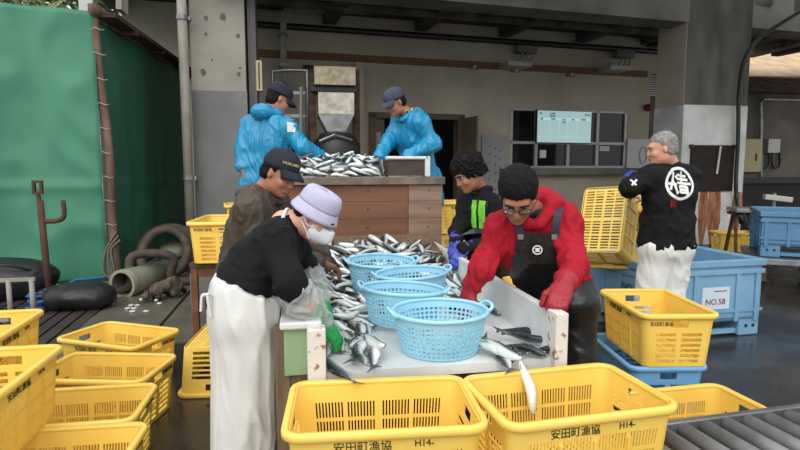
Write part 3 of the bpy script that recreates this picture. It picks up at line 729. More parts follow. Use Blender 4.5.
# ------------------------------------------------------------------ yellow crates
m_yel = mat('yellow_plastic', (243, 207, 100), .45, rgb2=(236, 196, 84), scale=3, detail=5)
m_text = mat('black_lettering', (40, 34, 22), .7)
def crate_meshes():
    H = .30; rad = .045
    hx = lambda v: .282 + .022 * v; hy = lambda v: .180 + .022 * v
    b = BM(); th = .005
    slots = []
    def breaks(ws, n):
        us = [-1.]; hole = []
        for (s, e) in ws:
            us.append(s); hole.append(False); p = (e - s) / (2 * n - 1)
            for k in range(2 * n - 1): us.append(s + p * (k + 1)); hole.append(k % 2 == 0)
        us.append(1.); hole.append(False); return us, hole
    usL, hL = breaks(((-.93, -.53), (-.46, -.06), (.06, .46), (.53, .93)), 9)
    vsL = [0, .07, .265, .305, .50, .54, .735, 1.0]; rowL = [0, 1, 0, 1, 0, 1, 0]
    for sg in (-1, 1):
        fm = lambda u, v, w_, sg=sg: Vector((sg * -u * (hx(v) - rad), sg * (hy(v) + w_ - th), v * H))
        perf(b, usL, vsL, lambda i, j: not (hL[i] and rowL[j]), fm, th)
    usS = [-1, -.85, -.30, -.1, .1, .30, .85, 1]; vsS = [0]; rowS = []
    for k in range(6): vsS += [.07 + k * .10, .07 + k * .10 + .066]; rowS += [0, 1]
    vsS += [.74, .87, 1.0]; rowS += [0, 2, 0]
    def fS(i, j):
        if rowS[j] == 1: return i not in (1, 2, 4, 5)
        if rowS[j] == 2: return i not in (2 + 0, 3, 4)
        return True
    for sg in (-1, 1):
        fm = lambda u, v, w_, sg=sg: Vector((sg * (hx(v) + w_ - th), sg * u * (hy(v) - rad), v * H))
        perf(b, usS, vsS, fS, fm, th)
    vsC = [0, .5, 1.]
    for sx_, sy_ in ((1, 1), (-1, 1), (-1, -1), (1, -1)):
        a0 = {(1, 1): 0, (-1, 1): PI / 2, (-1, -1): PI, (1, -1): 1.5 * PI}[(sx_, sy_)]
        fm = lambda u, v, w_, sx_=sx_, sy_=sy_, a0=a0: Vector((sx_ * (hx(v) - rad) + (rad + w_ - th) * math.cos(a0 + u * PI / 2), sy_ * (hy(v) - rad) + (rad + w_ - th) * math.sin(a0 + u * PI / 2), v * H))
        perf(b, [k / 5 for k in range(6)], vsC, lambda i, j: True, fm, th)
    # ribs outside
    for sg in (-1, 1):
        for x in (-.125, 0, .125): bar(b, (x, sg * .184, .012), (x, sg * .199, .205), .012, .008, (0, 1, 0))
    # floor with slots
    us, hu = breaks(((-.93, -.53), (-.46, -.06), (.06, .46), (.53, .93)), 5); vs = [-1, -.9, -.52, -.44, -.06, .06, .44, .52, .9, 1]; rv = [0, 1, 0, 1, 0, 1, 0, 1, 0]
    perf(b, us, vs, lambda i, j: not (hu[i] and rv[j]), lambda u, v, w_: Vector((u * .268, v * .168, .004 + w_)), .006)
    bmesh.ops.recalc_face_normals(b, faces=b.faces[:]); shell = bpy.data.meshes.new('shell'); b.to_mesh(shell); b.free(); shell.materials.append(m_yel)
    # rim
    b = BM(); N = 6; ring = []
    for (ox, z) in ((-.004, .276), (.014, .272), (.020, .277), (.020, .294), (.015, .300), (-.006, .300), (-.010, .294)):
        r_ = []
        for sx_, sy_, a0 in ((1, 1, 0), (-1, 1, PI / 2), (-1, -1, PI), (1, -1, 1.5 * PI)):
            for k in range(N):
                an = a0 + k / (N - 1) * PI / 2; r_.append(b.verts.new((sx_ * (.304 - rad) + (rad + ox) * math.cos(an), sy_ * (.202 - rad) + (rad + ox) * math.sin(an), z)))
        ring.append(r_)
    n = len(ring[0])
    for i in range(len(ring)):
        A, B2 = ring[i], ring[(i + 1) % len(ring)]
        for k in range(n): b.faces.new((A[k], A[(k + 1) % n], B2[(k + 1) % n], B2[k]))
    bmesh.ops.recalc_face_normals(b, faces=b.faces[:]); rim = bpy.data.meshes.new('rim'); b.to_mesh(rim); b.free(); rim.materials.append(m_yel)
    for p in rim.polygons: p.use_smooth = True
    return shell, rim
CR_SHELL, CR_RIM = crate_meshes()
TX1, TX2, TX3 = text_mesh('安田町漁協', .036), text_mesh('H14-', .030), text_mesh('安田町漁協', .026)
for t_ in (TX1, TX2, TX3): t_.materials.append(m_text)
def crate(loc, rz, label, group=None, tilt=None):
    t = thing('fish_crate', label, 'crate', loc, rz if tilt is None else tilt, group)
    link('shell', CR_SHELL, None, t); link('rim', CR_RIM, None, t)
    lean = math.atan2(.022, .30)
    for sg in (-1, 1):
        ro = (PI / 2 - lean, 0, 0 if sg < 0 else PI)
        link('lettering', TX1, None, t, (sg * .075, sg * .2000, .244), ro)
        link('lettering', TX2, None, t, (-sg * .115, sg * .2002, .248), ro)
        link('lettering', TX3, None, t, (sg * .3018, .10, .243), (PI / 2 - lean, 0, PI / 2 if sg > 0 else -PI / 2))
    return t
CRATES = [
 ((.262, 1.815, .30), R(-4), 'yellow crate before the left half of the trough, left of the two nearest'),
 ((.262, 1.815, 0), R(-4), 'yellow crate on the floor carrying the left of the two nearest crates'),
 ((.92, 1.80, .30), R(4), 'yellow crate with fish hanging into it, right of the two nearest'),
 ((.92, 1.80, 0), R(4), 'yellow crate on the floor carrying the crate with the hanging fish'),
 ((2.05, 2.93, .305), R(81), 'empty yellow crate set on the blue crate near the man in white trousers'),
 ((1.76, 2.20, 0), R(2), 'low yellow crate on the floor behind the roller conveyor'),
 ((1.585, 3.46, 0), R(80), 'yellow crate on the floor behind the crate on the blue one, under its twin'),
 ((1.585, 3.46, .30), R(80), 'upper yellow crate of the pair half hidden behind the red jacket'),
 ((-1.27, 2.36, .302), R(90), 'big yellow crate set across two others at the left edge, nearest of the left crates'),
 ((-1.05, 2.72, 0), R(-1), 'yellow crate on the floor, third from the back in the left row'),
 ((-.985, 2.27, 0), R(-2), 'yellow crate on the floor, frontmost of the left row'),
 ((-1.08, 3.235, 0), R(-13), 'yellow crate with its right side showing, second from the back in the left row'),
 ((-1.19, 3.86, 0), R(-28), 'yellow crate turned askew, hindmost of the left row'),
 ((-1.625, 3.06, .30), R(92), 'upper yellow crate of the stack at the left edge before the rack'),
 ((-1.625, 3.06, 0), R(92), 'lower yellow crate of the stack at the left edge before the rack'),
 ((-.56, 4.42, .70), R(85), 'yellow crate standing on the rusty legged bench'),
 ((-.42, 5.75, .42), R(8), 'lower yellow crate stacked behind the bench, under its twin'),
 ((-.42, 5.75, .72), R(8), 'upper yellow crate stacked behind the bench by the blue raincoat'),
 ((1.68, 5.78, .42), R(3), 'lower yellow crate stacked behind the hopper board, left of the man in black'),
 ((1.68, 5.78, .72), R(3), 'upper yellow crate stacked behind the hopper board, left of the man in black'),
 ((7.08, 8.12, 0), R(-14), 'yellow crate on the floor behind the weighing scale trestle'),
]
for l, r, lab in CRATES: crate(l, r, lab)
# upside-down crate on the floor by the white apron
crate((-.51, 3.72, .30), 0, 'yellow crate turned upside down on the floor behind the white apron', tilt=(PI, 0, R(84)))
# ------------------------------------------------------------------ bench with rusty legs
t = thing('bench', 'low bench with rusty legs carrying a yellow crate', 'bench', (-.57, 4.56, .0), R(-5))
b = BM(); box(b, -.20, .20, -.38, .50, .66, .695); obj('top', b, m_wood_d, t, bevel=.006)
m_leg = mat('rusty_leg', (122, 84, 58), .8, rgb2=(96, 68, 50), scale=10, bump=.2)
for sx_ in (-.17, .17):
    for sy_ in (-.35, .46): b = BM(); box(b, sx_ - .022, sx_ + .022, sy_ - .022, sy_ + .022, 0, .66); obj('leg', b, m_leg, t)
b = BM(); box(b, -.148, .148, -.36, -.34, .59, .66); box(b, -.18, -.16, -.328, .438, .59, .66); obj('apron_rail', b, m_leg, t)
# ------------------------------------------------------------------ sorting trough
m_tw = mat('trough_white', (222, 224, 222), .35, rgb2=(196, 198, 194), scale=5, detail=8)
m_chip = mat('chipped_white_paint', (214, 208, 200), .6, rgb2=(150, 110, 88), scale=26, detail=5, lo=.58, hi=.66, bump=.3)
m_green = mat('pale_green_board', (150, 176, 132), .6, rgb2=(134, 160, 118), scale=5)
m_timber = mat('weathered_timber', (124, 104, 82), .75, rgb2=(96, 78, 60), scale=5, stretch=(6, 6, .7), detail=7, bump=.2)
t = thing('sorting_trough', 'long white sorting trough full of fish and blue baskets', 'trough', (0, 0, 0))
y0, y1 = 2.115, 4.42
fz = lambda y: .60 + (y - y0) * .014
def slab(x0, x1, ya, yb, za0, za1, zb0, zb1):
    b = BM(); v = [b.verts.new(p) for p in ((x0, ya, za0), (x1, ya, za0), (x1, ya, za1), (x0, ya, za1), (x0, yb, zb0), (x1, yb, zb0), (x1, yb, zb1), (x0, yb, zb1))]
    for f in ((0, 1, 2, 3), (7, 6, 5, 4), (0, 4, 5, 1), (3, 2, 6, 7), (1, 5, 6, 2), (0, 3, 7, 4)): b.faces.new([v[i] for i in f])
    return b
obj('bed', slab(.07, 1.03, y0, y1, .56, fz(y0), fz(y1) - .04, fz(y1)), m_tw, t)
obj('side_board', slab(1.03, 1.065, y0 + .05, y1, .52, .79, .60, .79), m_tw, t, bevel=.008)
obj('side_board', slab(.02, .07, y0 + .05, y1, .52, .775, .60, .775), m_tw, t, bevel=.008)
obj('side_rim', slab(-.09, .075, y0 + .07, 3.0, .755, .785, .755, .785), m_tw, t, bevel=.008)
obj('green_panel', slab(-.075, .02, y0 + .10, y0 + .125, .56, .755, .56, .755), m_green, t)
b = BM(); box(b, .015, .085, y0 - .04, y0 + .03, .50, .785); obj('end_post', b, m_chip, t, bevel=.006)
b = BM(); box(b, 1.015, 1.07, y0 - .04, y0 + .05, .5, .80); obj('end_post', b, m_chip, t, bevel=.006)
for x, y in ((-.082, y0 + .155), (1.03, y0 + .3), (.02, 4.2), (1.03, 4.2)):
    b = BM(); box(b, x - .03, x + .03, y - .03, y + .03, 0, .755 if x < 0 else .58); obj('leg', b, m_timber, t, bevel=.004)
b = BM(); box(b, -.05, 1.0, y0 + .12, y0 + .17, .47, .56); obj('cross_rail', b, m_timber, t)
b = BM(); box(b, .05, 1.0, 4.17, 4.23, .5, .59); obj('cross_rail', b, m_timber, t)
for x in (-.01, 1.03): b = BM(); box(b, x, x + .04, y0 + .36, 4.16, .45, .5); obj('long_rail', b, m_timber, t)
# chute under the board
b = slab(.07, 1.03, 3.45, 4.42, fz(3.45) - .012, fz(3.45) + .002, .74, .845); obj('chute', b, m_timber, t)
# ------------------------------------------------------------------ hopper: wooden front board and fish tray above
def wood_board(name, c1, c2, sc):
    m = mat(name, c1, .7, rgb2=c2, scale=sc, stretch=(.5, 4, 5), detail=9, bump=.25, lo=.3, hi=.7); return m
m_board = wood_board('wet_brown_boards', (134, 96, 76), (98, 68, 54), 1.6)
m_board2 = wood_board('pale_worn_board', (162, 140, 124), (122, 92, 76), 1.8)
t = thing('hopper', 'upper fish hopper with a brown wooden front board and white trimmed tray', 'hopper', (0, 0, 0))
YB = 4.45
zs_ = [.70, .83, .97, 1.11, 1.244]
for k in range(4):
    b = BM(); box(b, -.13, .86, YB, YB + .035, zs_[k], zs_[k + 1] - .001); obj('plank', b, m_board, t, bevel=.003)
for k in range(4):
    b = BM(); box(b, .863, 1.14, YB - .004, YB + .035, zs_[k], zs_[k + 1] - .001); obj('plank', b, m_board2, t, bevel=.003)
b = BM(); box(b, -.16, 1.16, YB - .03, YB + .06, 1.245, 1.305); obj('top_rail', b, mat('grey_brown_rail', (128, 112, 98), .6, rgb2=(96, 84, 74), scale=9), t, bevel=.004)
b = BM()
for x in (-.02, .5, 1.0):
    for z in (.9, 1.05, 1.2): lathe(b, [(.008, 0), (.006, .006)], 8, Matrix.Translation((x + .03 * z, YB - .002, z)) @ Matrix.Rotation(PI / 2, 4, 'X'), cap1=True)
obj('bolts', b, m_rust, t)
b = BM(); b.free(); b = slab(-.10, .69, YB + .06, 5.2, 1.25, 1.305, 1.30, 1.46); obj('tray_floor', b, m_tw, t)
b = BM(); box(b, -.14, -.10, YB + .06, 5.2, 1.26, 1.42); obj('tray_side', b, m_tw, t, bevel=.006)
b = BM(); box(b, -.14, 1.14, 5.2, 5.24, 1.26, 1.46); obj('tray_back', b, m_tw, t, bevel=.006)
b = BM(); box(b, .70, 1.00, YB + .02, YB + .05, 1.315, 1.445); obj('dark_panel', b, mat('dark_end_panel', (74, 60, 52), .6, rgb2=(54, 44, 40), scale=9, stretch=(1, 1, 4)), t)
b = BM(); box(b, .68, 1.035, YB + .0, YB + .07, 1.445, 1.472); box(b, 1.0, 1.045, YB - .0, YB + .07, 1.305, 1.472); box(b, 1.0, 1.045, YB + .07, 5.2, 1.29, 1.46); obj('white_frame', b, m_tw, t, bevel=.01)
b = BM(); box(b, .685, .70, YB + .02, YB + .5, 1.29, 1.44); obj('tray_divider', b, m_wood_d, t)
for x in (-.1, 1.08):
    for y in (4.52, 5.15): b = BM(); box(b, x - .035, x + .035, y - .035, y + .035, 0, 1.26); obj('leg', b, m_timber, t)
b = BM(); box(b, -.13, -.09, 4.5, 5.15, .7, 1.2); box(b, 1.07, 1.11, 4.5, 5.15, .7, 1.2); obj('side_panel', b, m_board, t)
# ------------------------------------------------------------------ blue baskets
m_bask = mat('sky_blue_plastic', (158, 212, 232), .4, rgb2=(148, 202, 224), scale=4)
def basket_meshes():
    b = BM(); n = 54; us = []
    for k in range(n): us += [2 * PI * k / n, 2 * PI * (k + .34) / n]
    us.append(2 * PI); H = .170; r0, r1 = .160, .200
    vs = [0, .05]
    for k in range(7): vs += [.05 + (k + .66) * .115, .05 + (k + 1) * .115]
    vs.append(1.0); hole = lambda i, j: i % 2 == 1 and j % 2 == 1 and j < 15
    rr = lambda v: r0 + (r1 - r0) * (v ** .8)
    perf(b, us, vs, lambda i, j: not hole(i, j), lambda u, v, w_: Vector(((rr(v) + w_) * math.cos(u), (rr(v) + w_) * math.sin(u), v * H)), .004, wrap=True)
    vs2 = [.01, .03]
    for k in range(4): vs2 += [.03 + k * .03 + .018, .03 + (k + 1) * .03]
    vs2.append(.157)
    perf(b, us[::2] + [2 * PI] if False else us, vs2, lambda i, j: not (i % 4 in (1, 2, 3) and j % 2 == 1 and j < 9), lambda u, v, w_: Vector((v * math.cos(u), v * math.sin(u), .002 + w_)), .004, wrap=True)
    bmesh.ops.recalc_face_normals(b, faces=b.faces[:]); sh = bpy.data.meshes.new('shell'); b.to_mesh(sh); b.free()
    b = BM(); tube(b, [(.205 * math.cos(2 * PI * k / 48), .205 * math.sin(2 * PI * k / 48), .172) for k in range(48)], .0095, 8, closed=True)
    bmesh.ops.recalc_face_normals(b, faces=b.faces[:]); rim = bpy.data.meshes.new('rim'); b.to_mesh(rim); b.free()
    hs = []
    for sg in (-1, 1):
        b = BM(); tube(b, curve_pts([(sg * .204, -.055, .167), (sg * .222, -.05, .185), (sg * .230, 0, .193), (sg * .222, .05, .185), (sg * .204, .055, .167)], 5), .008, 8)
        bmesh.ops.recalc_face_normals(b, faces=b.faces[:]); h_ = bpy.data.meshes.new('handle'); b.to_mesh(h_); b.free(); hs.append(h_)
    for me in [sh, rim] + hs: me.materials.append(m_bask)
    for me in [rim] + hs:
        for p in me.polygons: p.use_smooth = True
    return sh, rim, hs
BK = basket_meshes()
BASKETS = [((.585, 2.30, .605), (0, 0, R(4)), 1.0, 'round blue basket nearest in the trough, standing on bare white bed'),
           ((.485, 2.655, .63), (R(-1), R(2), R(-16)), .98, 'round blue basket second from the front of the trough'),
           ((.60, 2.975, .645), (R(1), R(-2), R(8)), .98, 'round blue basket third from the front, before the blue gloves'),
           ((.465, 3.285, .665), (R(5), R(1), R(5)), .98, 'round blue basket farthest back in the trough, below the wooden board')]
for l, ro, s, lab in BASKETS:
    t = thing('basket', lab, 'basket', l, Euler(ro)); t.scale = (s, s * (.97 if l[1] < 2.4 else .80), s)
    link('shell', BK[0], None, t); link('rim', BK[1], None, t)
    for h_ in BK[2]: link('handle', h_, None, t)
# ------------------------------------------------------------------ blue bins
m_bin = mat('bin_blue', (122, 164, 192), .5, rgb2=(106, 148, 178), scale=3, detail=6)
m_bin_d = mat('bin_blue_dark', (86, 132, 166), .5, rgb2=(76, 120, 154), scale=3, detail=6)
m_red_t = mat('dark_red_lettering', (120, 26, 36), .6)
def big_bin(loc, rz, L, W, H, m, label, letter=True):
    t = thing('fish_bin', label, 'bin', loc, rz)
    zb = .13; th = .045
    b = BM(); box(b, 0, L, 0, W, zb, zb + .04)
    box(b, 0, L, 0, th, zb, H); box(b, 0, L, W - th, W, zb, H); box(b, 0, th, th, W - th, zb, H); box(b, L - th, L, th, W - th, zb, H); obj('shell', b, m, t, bevel=.008)
    b = BM(); o_ = .02
    for (z0, z1, o_) in ((H - .05, H + .005, .022), (H - .115, H - .075, .016)):
        box(b, -o_, L + o_, -o_, .02, z0, z1); box(b, -o_, L + o_, W - .02, W + o_, z0, z1); box(b, -o_, .02, .02, W - .02, z0, z1); box(b, L - .02, L + o_, .02, W - .02, z0, z1)
    obj('rim', b, m, t, bevel=.006)
    b = BM()
    for x in (.05, .27, .49, .89, L - .05):
        for y_ in (-.014, W): box(b, x - .018, x + .018, y_, y_ + .014, zb, H - .1)
    for y in (.06, .28, .5, .72, W - .06):
        for x_ in (-.014, L): box(b, x_, x_ + .014, y - .018, y + .018, zb, H - .1)
    for z in (.22,):
        box(b, -.012, L + .012, -.012, .0, z - .012, z + .012); box(b, -.012, 0, 0, W, z - .012, z + .012)
    obj('rib_frame', b, m, t)
    for x in (0, L - .2):
        for y in (0, W - .2):
            b = BM(); box(b, x, x + .2, y, y + .2, 0, zb + .02); obj('foot', b, m, t, bevel=.015)
            b = BM()
            for dx in (.07, .14): lathe(b, [(.014, 0), (.014, .004)], 10, Matrix.Translation((x + dx, y - .001, .085)) @ Matrix.Rotation(PI / 2, 4, 'X'), cap1=True)
            obj('holes', b, m_black, t)
    for y in (.03, W - .06): b = BM(); box(b, .2, L - .2, y, y + .03, .02, .06); obj('skid', b, m, t)
    if letter:
        b = BM(); box(b, .56, .82, -.004, .0, .24, .42); lp = obj('label_plate', b, mat('label_white', (196, 208, 216), .5), t)
        link('lettering', text_mesh('NO.58', .068), m_red_t, lp, (.685, -.006, .30), (PI / 2, 0, 0))
        b = BM(); box(b, .67, .79, -.006, -.004, .385, .392); obj('small_print', b, m_red_t, lp)
        link('lettering', text_mesh('NO.58', .09), mat('grey_lettering', (40, 44, 60), .6), t, (-.008, .12, .42), (PI / 2, 0, -PI / 2))
    return t
big_bin((2.60, 3.885, 0), R(3), 1.13, .80, .635, m_bin, 'big blue fish bin marked NO.58 behind the man in white trousers')
big_bin((5.26, 5.62, .34), R(-36), 1.25, 1.0, .52, m_bin_d, 'blue bin raised on a pallet at the right edge', letter=False)
t = thing('pallet', 'brown pallet truck bed under the blue bin at the right edge', 'pallet', (5.19, 5.60, 0), R(-36))
b = BM(); box(b, -.05, 1.4, -.06, 1.1, .27, .335); obj('deck', b, m_steel, t, bevel=.005)
for x in (0, .6, 1.2): b = BM(); box(b, x, x + .12, 0, 1.0, .06, .27); obj('bearer', b, m_rust, t)
for x in (.04, 1.24):
    for y in (.1, .85): b = BM(); lathe(b, [(.01, 0), (.06, 0), (.06, .05), (.01, .05)], 14, Matrix.Translation((x, y, .06)) @ Matrix.Rotation(PI / 2, 4, 'Y')); obj('wheel', b, m_black, t)
# blue crate under the yellow one
t = thing('blue_crate', 'shallow blue crate on the floor under an empty yellow crate', 'crate', (2.03, 2.975, 0), R(81))
link('shell', CR_SHELL.copy(), None, t); link('rim', CR_RIM.copy(), None, t)
for ch in t.children: ch.data.materials.clear(); ch.data.materials.append(mat('crate_blue', (112, 172, 216), .45)); ch.scale = (1.0, 1.02, 1)
# ------------------------------------------------------------------ roller conveyor
m_roll = mat('grey_roller', (140, 141, 140), .45, metal=.2, rgb2=(112, 113, 112), scale=8)
zc = .44
A, B_ = atz(690, 417, zc), atz(800, 403, zc)
ang = math.atan2(B_.y - A.y, B_.x - A.x)
t = thing('roller_conveyor', 'grey roller conveyor in the near right corner', 'conveyor', (A.x, A.y, 0), ang)
b = BM(); bar(b, (-.30, -.015, zc - .045), (1.35, -.015, zc - .045), .03, .09); obj('rail', b, m_steel, t, bevel=.004)
b = BM(); bar(b, (-.30, -.50, zc - .045), (1.35, -.50, zc - .045), .03, .09); obj('rail', b, m_steel, t, bevel=.004)
for k in range(15):
    x = -.25 + k * .098
    b = BM(); tube(b, [(x, -.03, zc - .032), (x, -.485, zc - .032)], .030, 14); ro = obj('roller', b, m_roll, t, smooth=True)
    b = BM(); tube(b, [(x, -.005, zc - .032), (x, -.51, zc - .032)], .008, 8); obj('axle', b, m_black, ro)
for x in (.15, 1.2):
    b = BM(); box(b, x - .02, x + .02, -.05, -.015, 0, zc - .09); box(b, x - .02, x + .02, -.50, -.47, 0, zc - .09); box(b, x - .015, x + .015, -.5, -.02, .12, .15); obj('leg', b, m_steel, t)
# ------------------------------------------------------------------ weighing scale on a trestle
c = atz(752, 262, 0)
t = thing('scale_stand', 'platform scale on a rusty trestle before the stained pillar', 'scale', (6.72, 7.35, 0), R(-24))
for sx_ in (-.28, .28):
    for s in (-1, 1): b = BM(); bar(b, (sx_, s * .26, 0), (sx_ * .9, s * .05, .68), .04, .04); obj('leg', b, m_rust, t)
b = BM(); box(b, -.33, .33, -.1, .1, .66, .70); obj('trestle_top', b, m_wood_d, t)
b = BM(); box(b, -.30, .34, -.24, .24, .70, .76); obj('platform', b, m_steel, t, bevel=.008)
b = BM(); tube(b, [(.30, .1, .74), (.30, .1, .98)], .025, 10); obj('post', b, m_steel, t)
b = BM(); box(b, .05, .42, .04, .16, .90, .98, Matrix.Rotation(.12, 4, 'Y')); obj('display', b, m_frame, t, bevel=.008)
b = BM(); tube(b, curve_pts([(-.2, -.2, .72), (-.12, -.3, .45), (.05, -.3, .3), (.2, -.26, .5), (.25, -.1, .72)], 6), .013, 6); obj('cable', b, m_black, t)
# ------------------------------------------------------------------ mackerel
def fish_material():
    m = bpy.data.materials.new('mackerel_skin'); m.use_nodes = True
    n = m.node_tree.nodes; l = m.node_tree.links; p = n['Principled BSDF']
    tc = n.new('ShaderNodeTexCoord'); sp = n.new('ShaderNodeSeparateXYZ'); l.new(tc.outputs['Object'], sp.inputs[0])
    wv = n.new('ShaderNodeTexWave'); wv.inputs['Scale'].default_value = 26; wv.inputs['Distortion'].default_value = 5; wv.inputs['Detail'].default_value = 2
    l.new(tc.outputs['Object'], wv.inputs['Vector'])
    nz = n.new('ShaderNodeTexNoise'); nz.inputs['Scale'].default_value = 30; l.new(tc.outputs['Object'], nz.inputs['Vector'])
    a = n.new('ShaderNodeMath'); a.operation = 'MULTIPLY_ADD'; a.inputs[1].default_value = 19.0; a.inputs[2].default_value = .5
    l.new(sp.outputs['Z'], a.inputs[0])
    c = n.new('ShaderNodeMath'); c.operation = 'MULTIPLY_ADD'; c.inputs[1].default_value = .10; l.new(wv.outputs['Fac'], c.inputs[0]); l.new(a.outputs[0], c.inputs[2])
    r = n.new('ShaderNodeValToRGB'); e = r.color_ramp.elements
    e[0].position = .12; e[0].color = (*lin((236, 238, 234)), 1); e[1].position = .98; e[1].color = (*lin((24, 32, 36)), 1)
    for pos, col in ((.46, (206, 210, 208)), (.62, (136, 146, 148)), (.74, (50, 62, 66)), (.84, (66, 80, 80))):
        x = e.new(pos); x.color = (*lin(col), 1)
    l.new(c.outputs[0], r.inputs[0]); l.new(r.outputs[0], p.inputs['Base Color'])
    p.inputs['Roughness'].default_value = .24; p.inputs['Metallic'].default_value = .25
    return m
m_fish = fish_material(); m_fin = mat('fin', (96, 100, 98), .45, rgb2=(62, 68, 68), scale=30); m_eye = mat('fish_eye', (16, 16, 16), .1); m_eyew = mat('fish_eye_ring', (206, 202, 176), .2)
def fish_mesh(bend, fins=True):
    b = BM(); n = 12; L = .25
    prof = [(-.125, .002, .002), (-.121, .0085, .007), (-.108, .016, .0125), (-.088, .021, .0165), (-.06, .0255, .0195), (-.025, .027, .0205), (.015, .0245, .0175), (.05, .017, .0115), (.08, .0085, .006), (.096, .0045, .0032)]
    cv = lambda x: bend * ((x / .125) ** 2) * .02 + bend * .006 * math.sin(x * 40)
    rings = []
    for x, h, w_ in prof:
        rings.append([b.verts.new((x, w_ * math.cos(2 * PI * k / n) + cv(x), h * math.sin(2 * PI * k / n) * (1.0 if math.sin(2 * PI * k / n) > 0 else 1.08))) for k in range(n)])
    for A, B2 in zip(rings, rings[1:]):
        for k in range(n): b.faces.new((A[k], A[(k + 1) % n], B2[(k + 1) % n], B2[k]))
    b.faces.new(rings[0][::-1]); b.faces.new(rings[-1])
    def fin(pts):
        A = [b.verts.new((x, cv(x) + .0008, z)) for x, z in pts]; B3 = [b.verts.new((x, cv(x) - .0008, z)) for x, z in pts]
        fs = [b.faces.new(A), b.faces.new(B3[::-1])]; m_ = len(pts)
        fs += [b.faces.new((A[i], B3[i], B3[(i + 1) % m_], A[(i + 1) % m_])) for i in range(m_)]
        for f in fs: f.material_index = 1
    fin([(-.04, .024), (-.02, .039), (.0, .025)]); fin([(.03, .02), (.04, .027), (.062, .013)]); fin([(.03, -.02), (.042, -.028), (.062, -.013)])
    if fins: fin(TAIL)
    bmesh.ops.recalc_face_normals(b, faces=b.faces[:])
    me = bpy.data.meshes.new('mackerel'); b.to_mesh(me); b.free(); me.materials.append(m_fish); me.materials.append(m_fin)
    for p in me.polygons: p.use_smooth = len(p.vertices) == 4 and p.material_index == 0
    return me, cv
TAIL = [(.09, 0.004), (.104, .012), (.128, .032), (.114, .0), (.128, -.032), (.104, -.012), (.09, -.004)]
FV = [(fish_mesh(bd, True)[0], fish_mesh(bd, False)) for bd in (0., .6, -.6, 1., -1.)]
FT = []
for _, (me, cv) in FV:
    b = BM(); A = [b.verts.new((x, cv(x) + .0012, z)) for x, z in TAIL]; B3 = [b.verts.new((x, cv(x) - .0012, z)) for x, z in TAIL]
    b.faces.new(A); b.faces.new(B3[::-1])
    for i in range(7): b.faces.new((A[i], B3[i], B3[(i + 1) % 7], A[(i + 1) % 7]))
    t1 = bpy.data.meshes.new('tail_fin'); b.to_mesh(t1); b.free(); t1.materials.append(m_fin)
    es = []
    for sg in (-1, 1):
        b = BM(); M = Matrix.Translation((-.109, sg * .0108 + cv(-.109), .003)) @ Matrix.Rotation(-sg * PI / 2, 4, 'X')
        lathe(b, [(.0055, 0), (.005, .0018), (.003, .0028)], 10, M, cap1=True); lathe(b, [(.003, .0028), (.0028, .0034), (.001, .0038)], 8, M, cap1=True)
        for f in b.faces: f.material_index = 0
        for f in list(b.faces)[11:]: f.material_index = 1
        e1 = bpy.data.meshes.new('eye'); b.to_mesh(e1); b.free(); e1.materials.append(m_eyew); e1.materials.append(m_eye); es.append(e1)
    FT.append((t1, es))
def fish(loc, quat, v, s, label, group, detail):
    me = FV[v][1][0] if detail else FV[v][0]
    o = bpy.data.objects.new('mackerel', me); C.objects.link(o); o.rotation_mode = 'QUATERNION'
    o.location = loc; o.rotation_quaternion = quat; o.scale = (s, s, s); tag(o, label, 'fish', group)
    if detail:
        c = bpy.data.objects.new('tail_fin', FT[v][0]); C.objects.link(c); c.parent = o
        for e in FT[v][1]: c = bpy.data.objects.new('eye', e); C.objects.link(c); c.parent = o
    return o
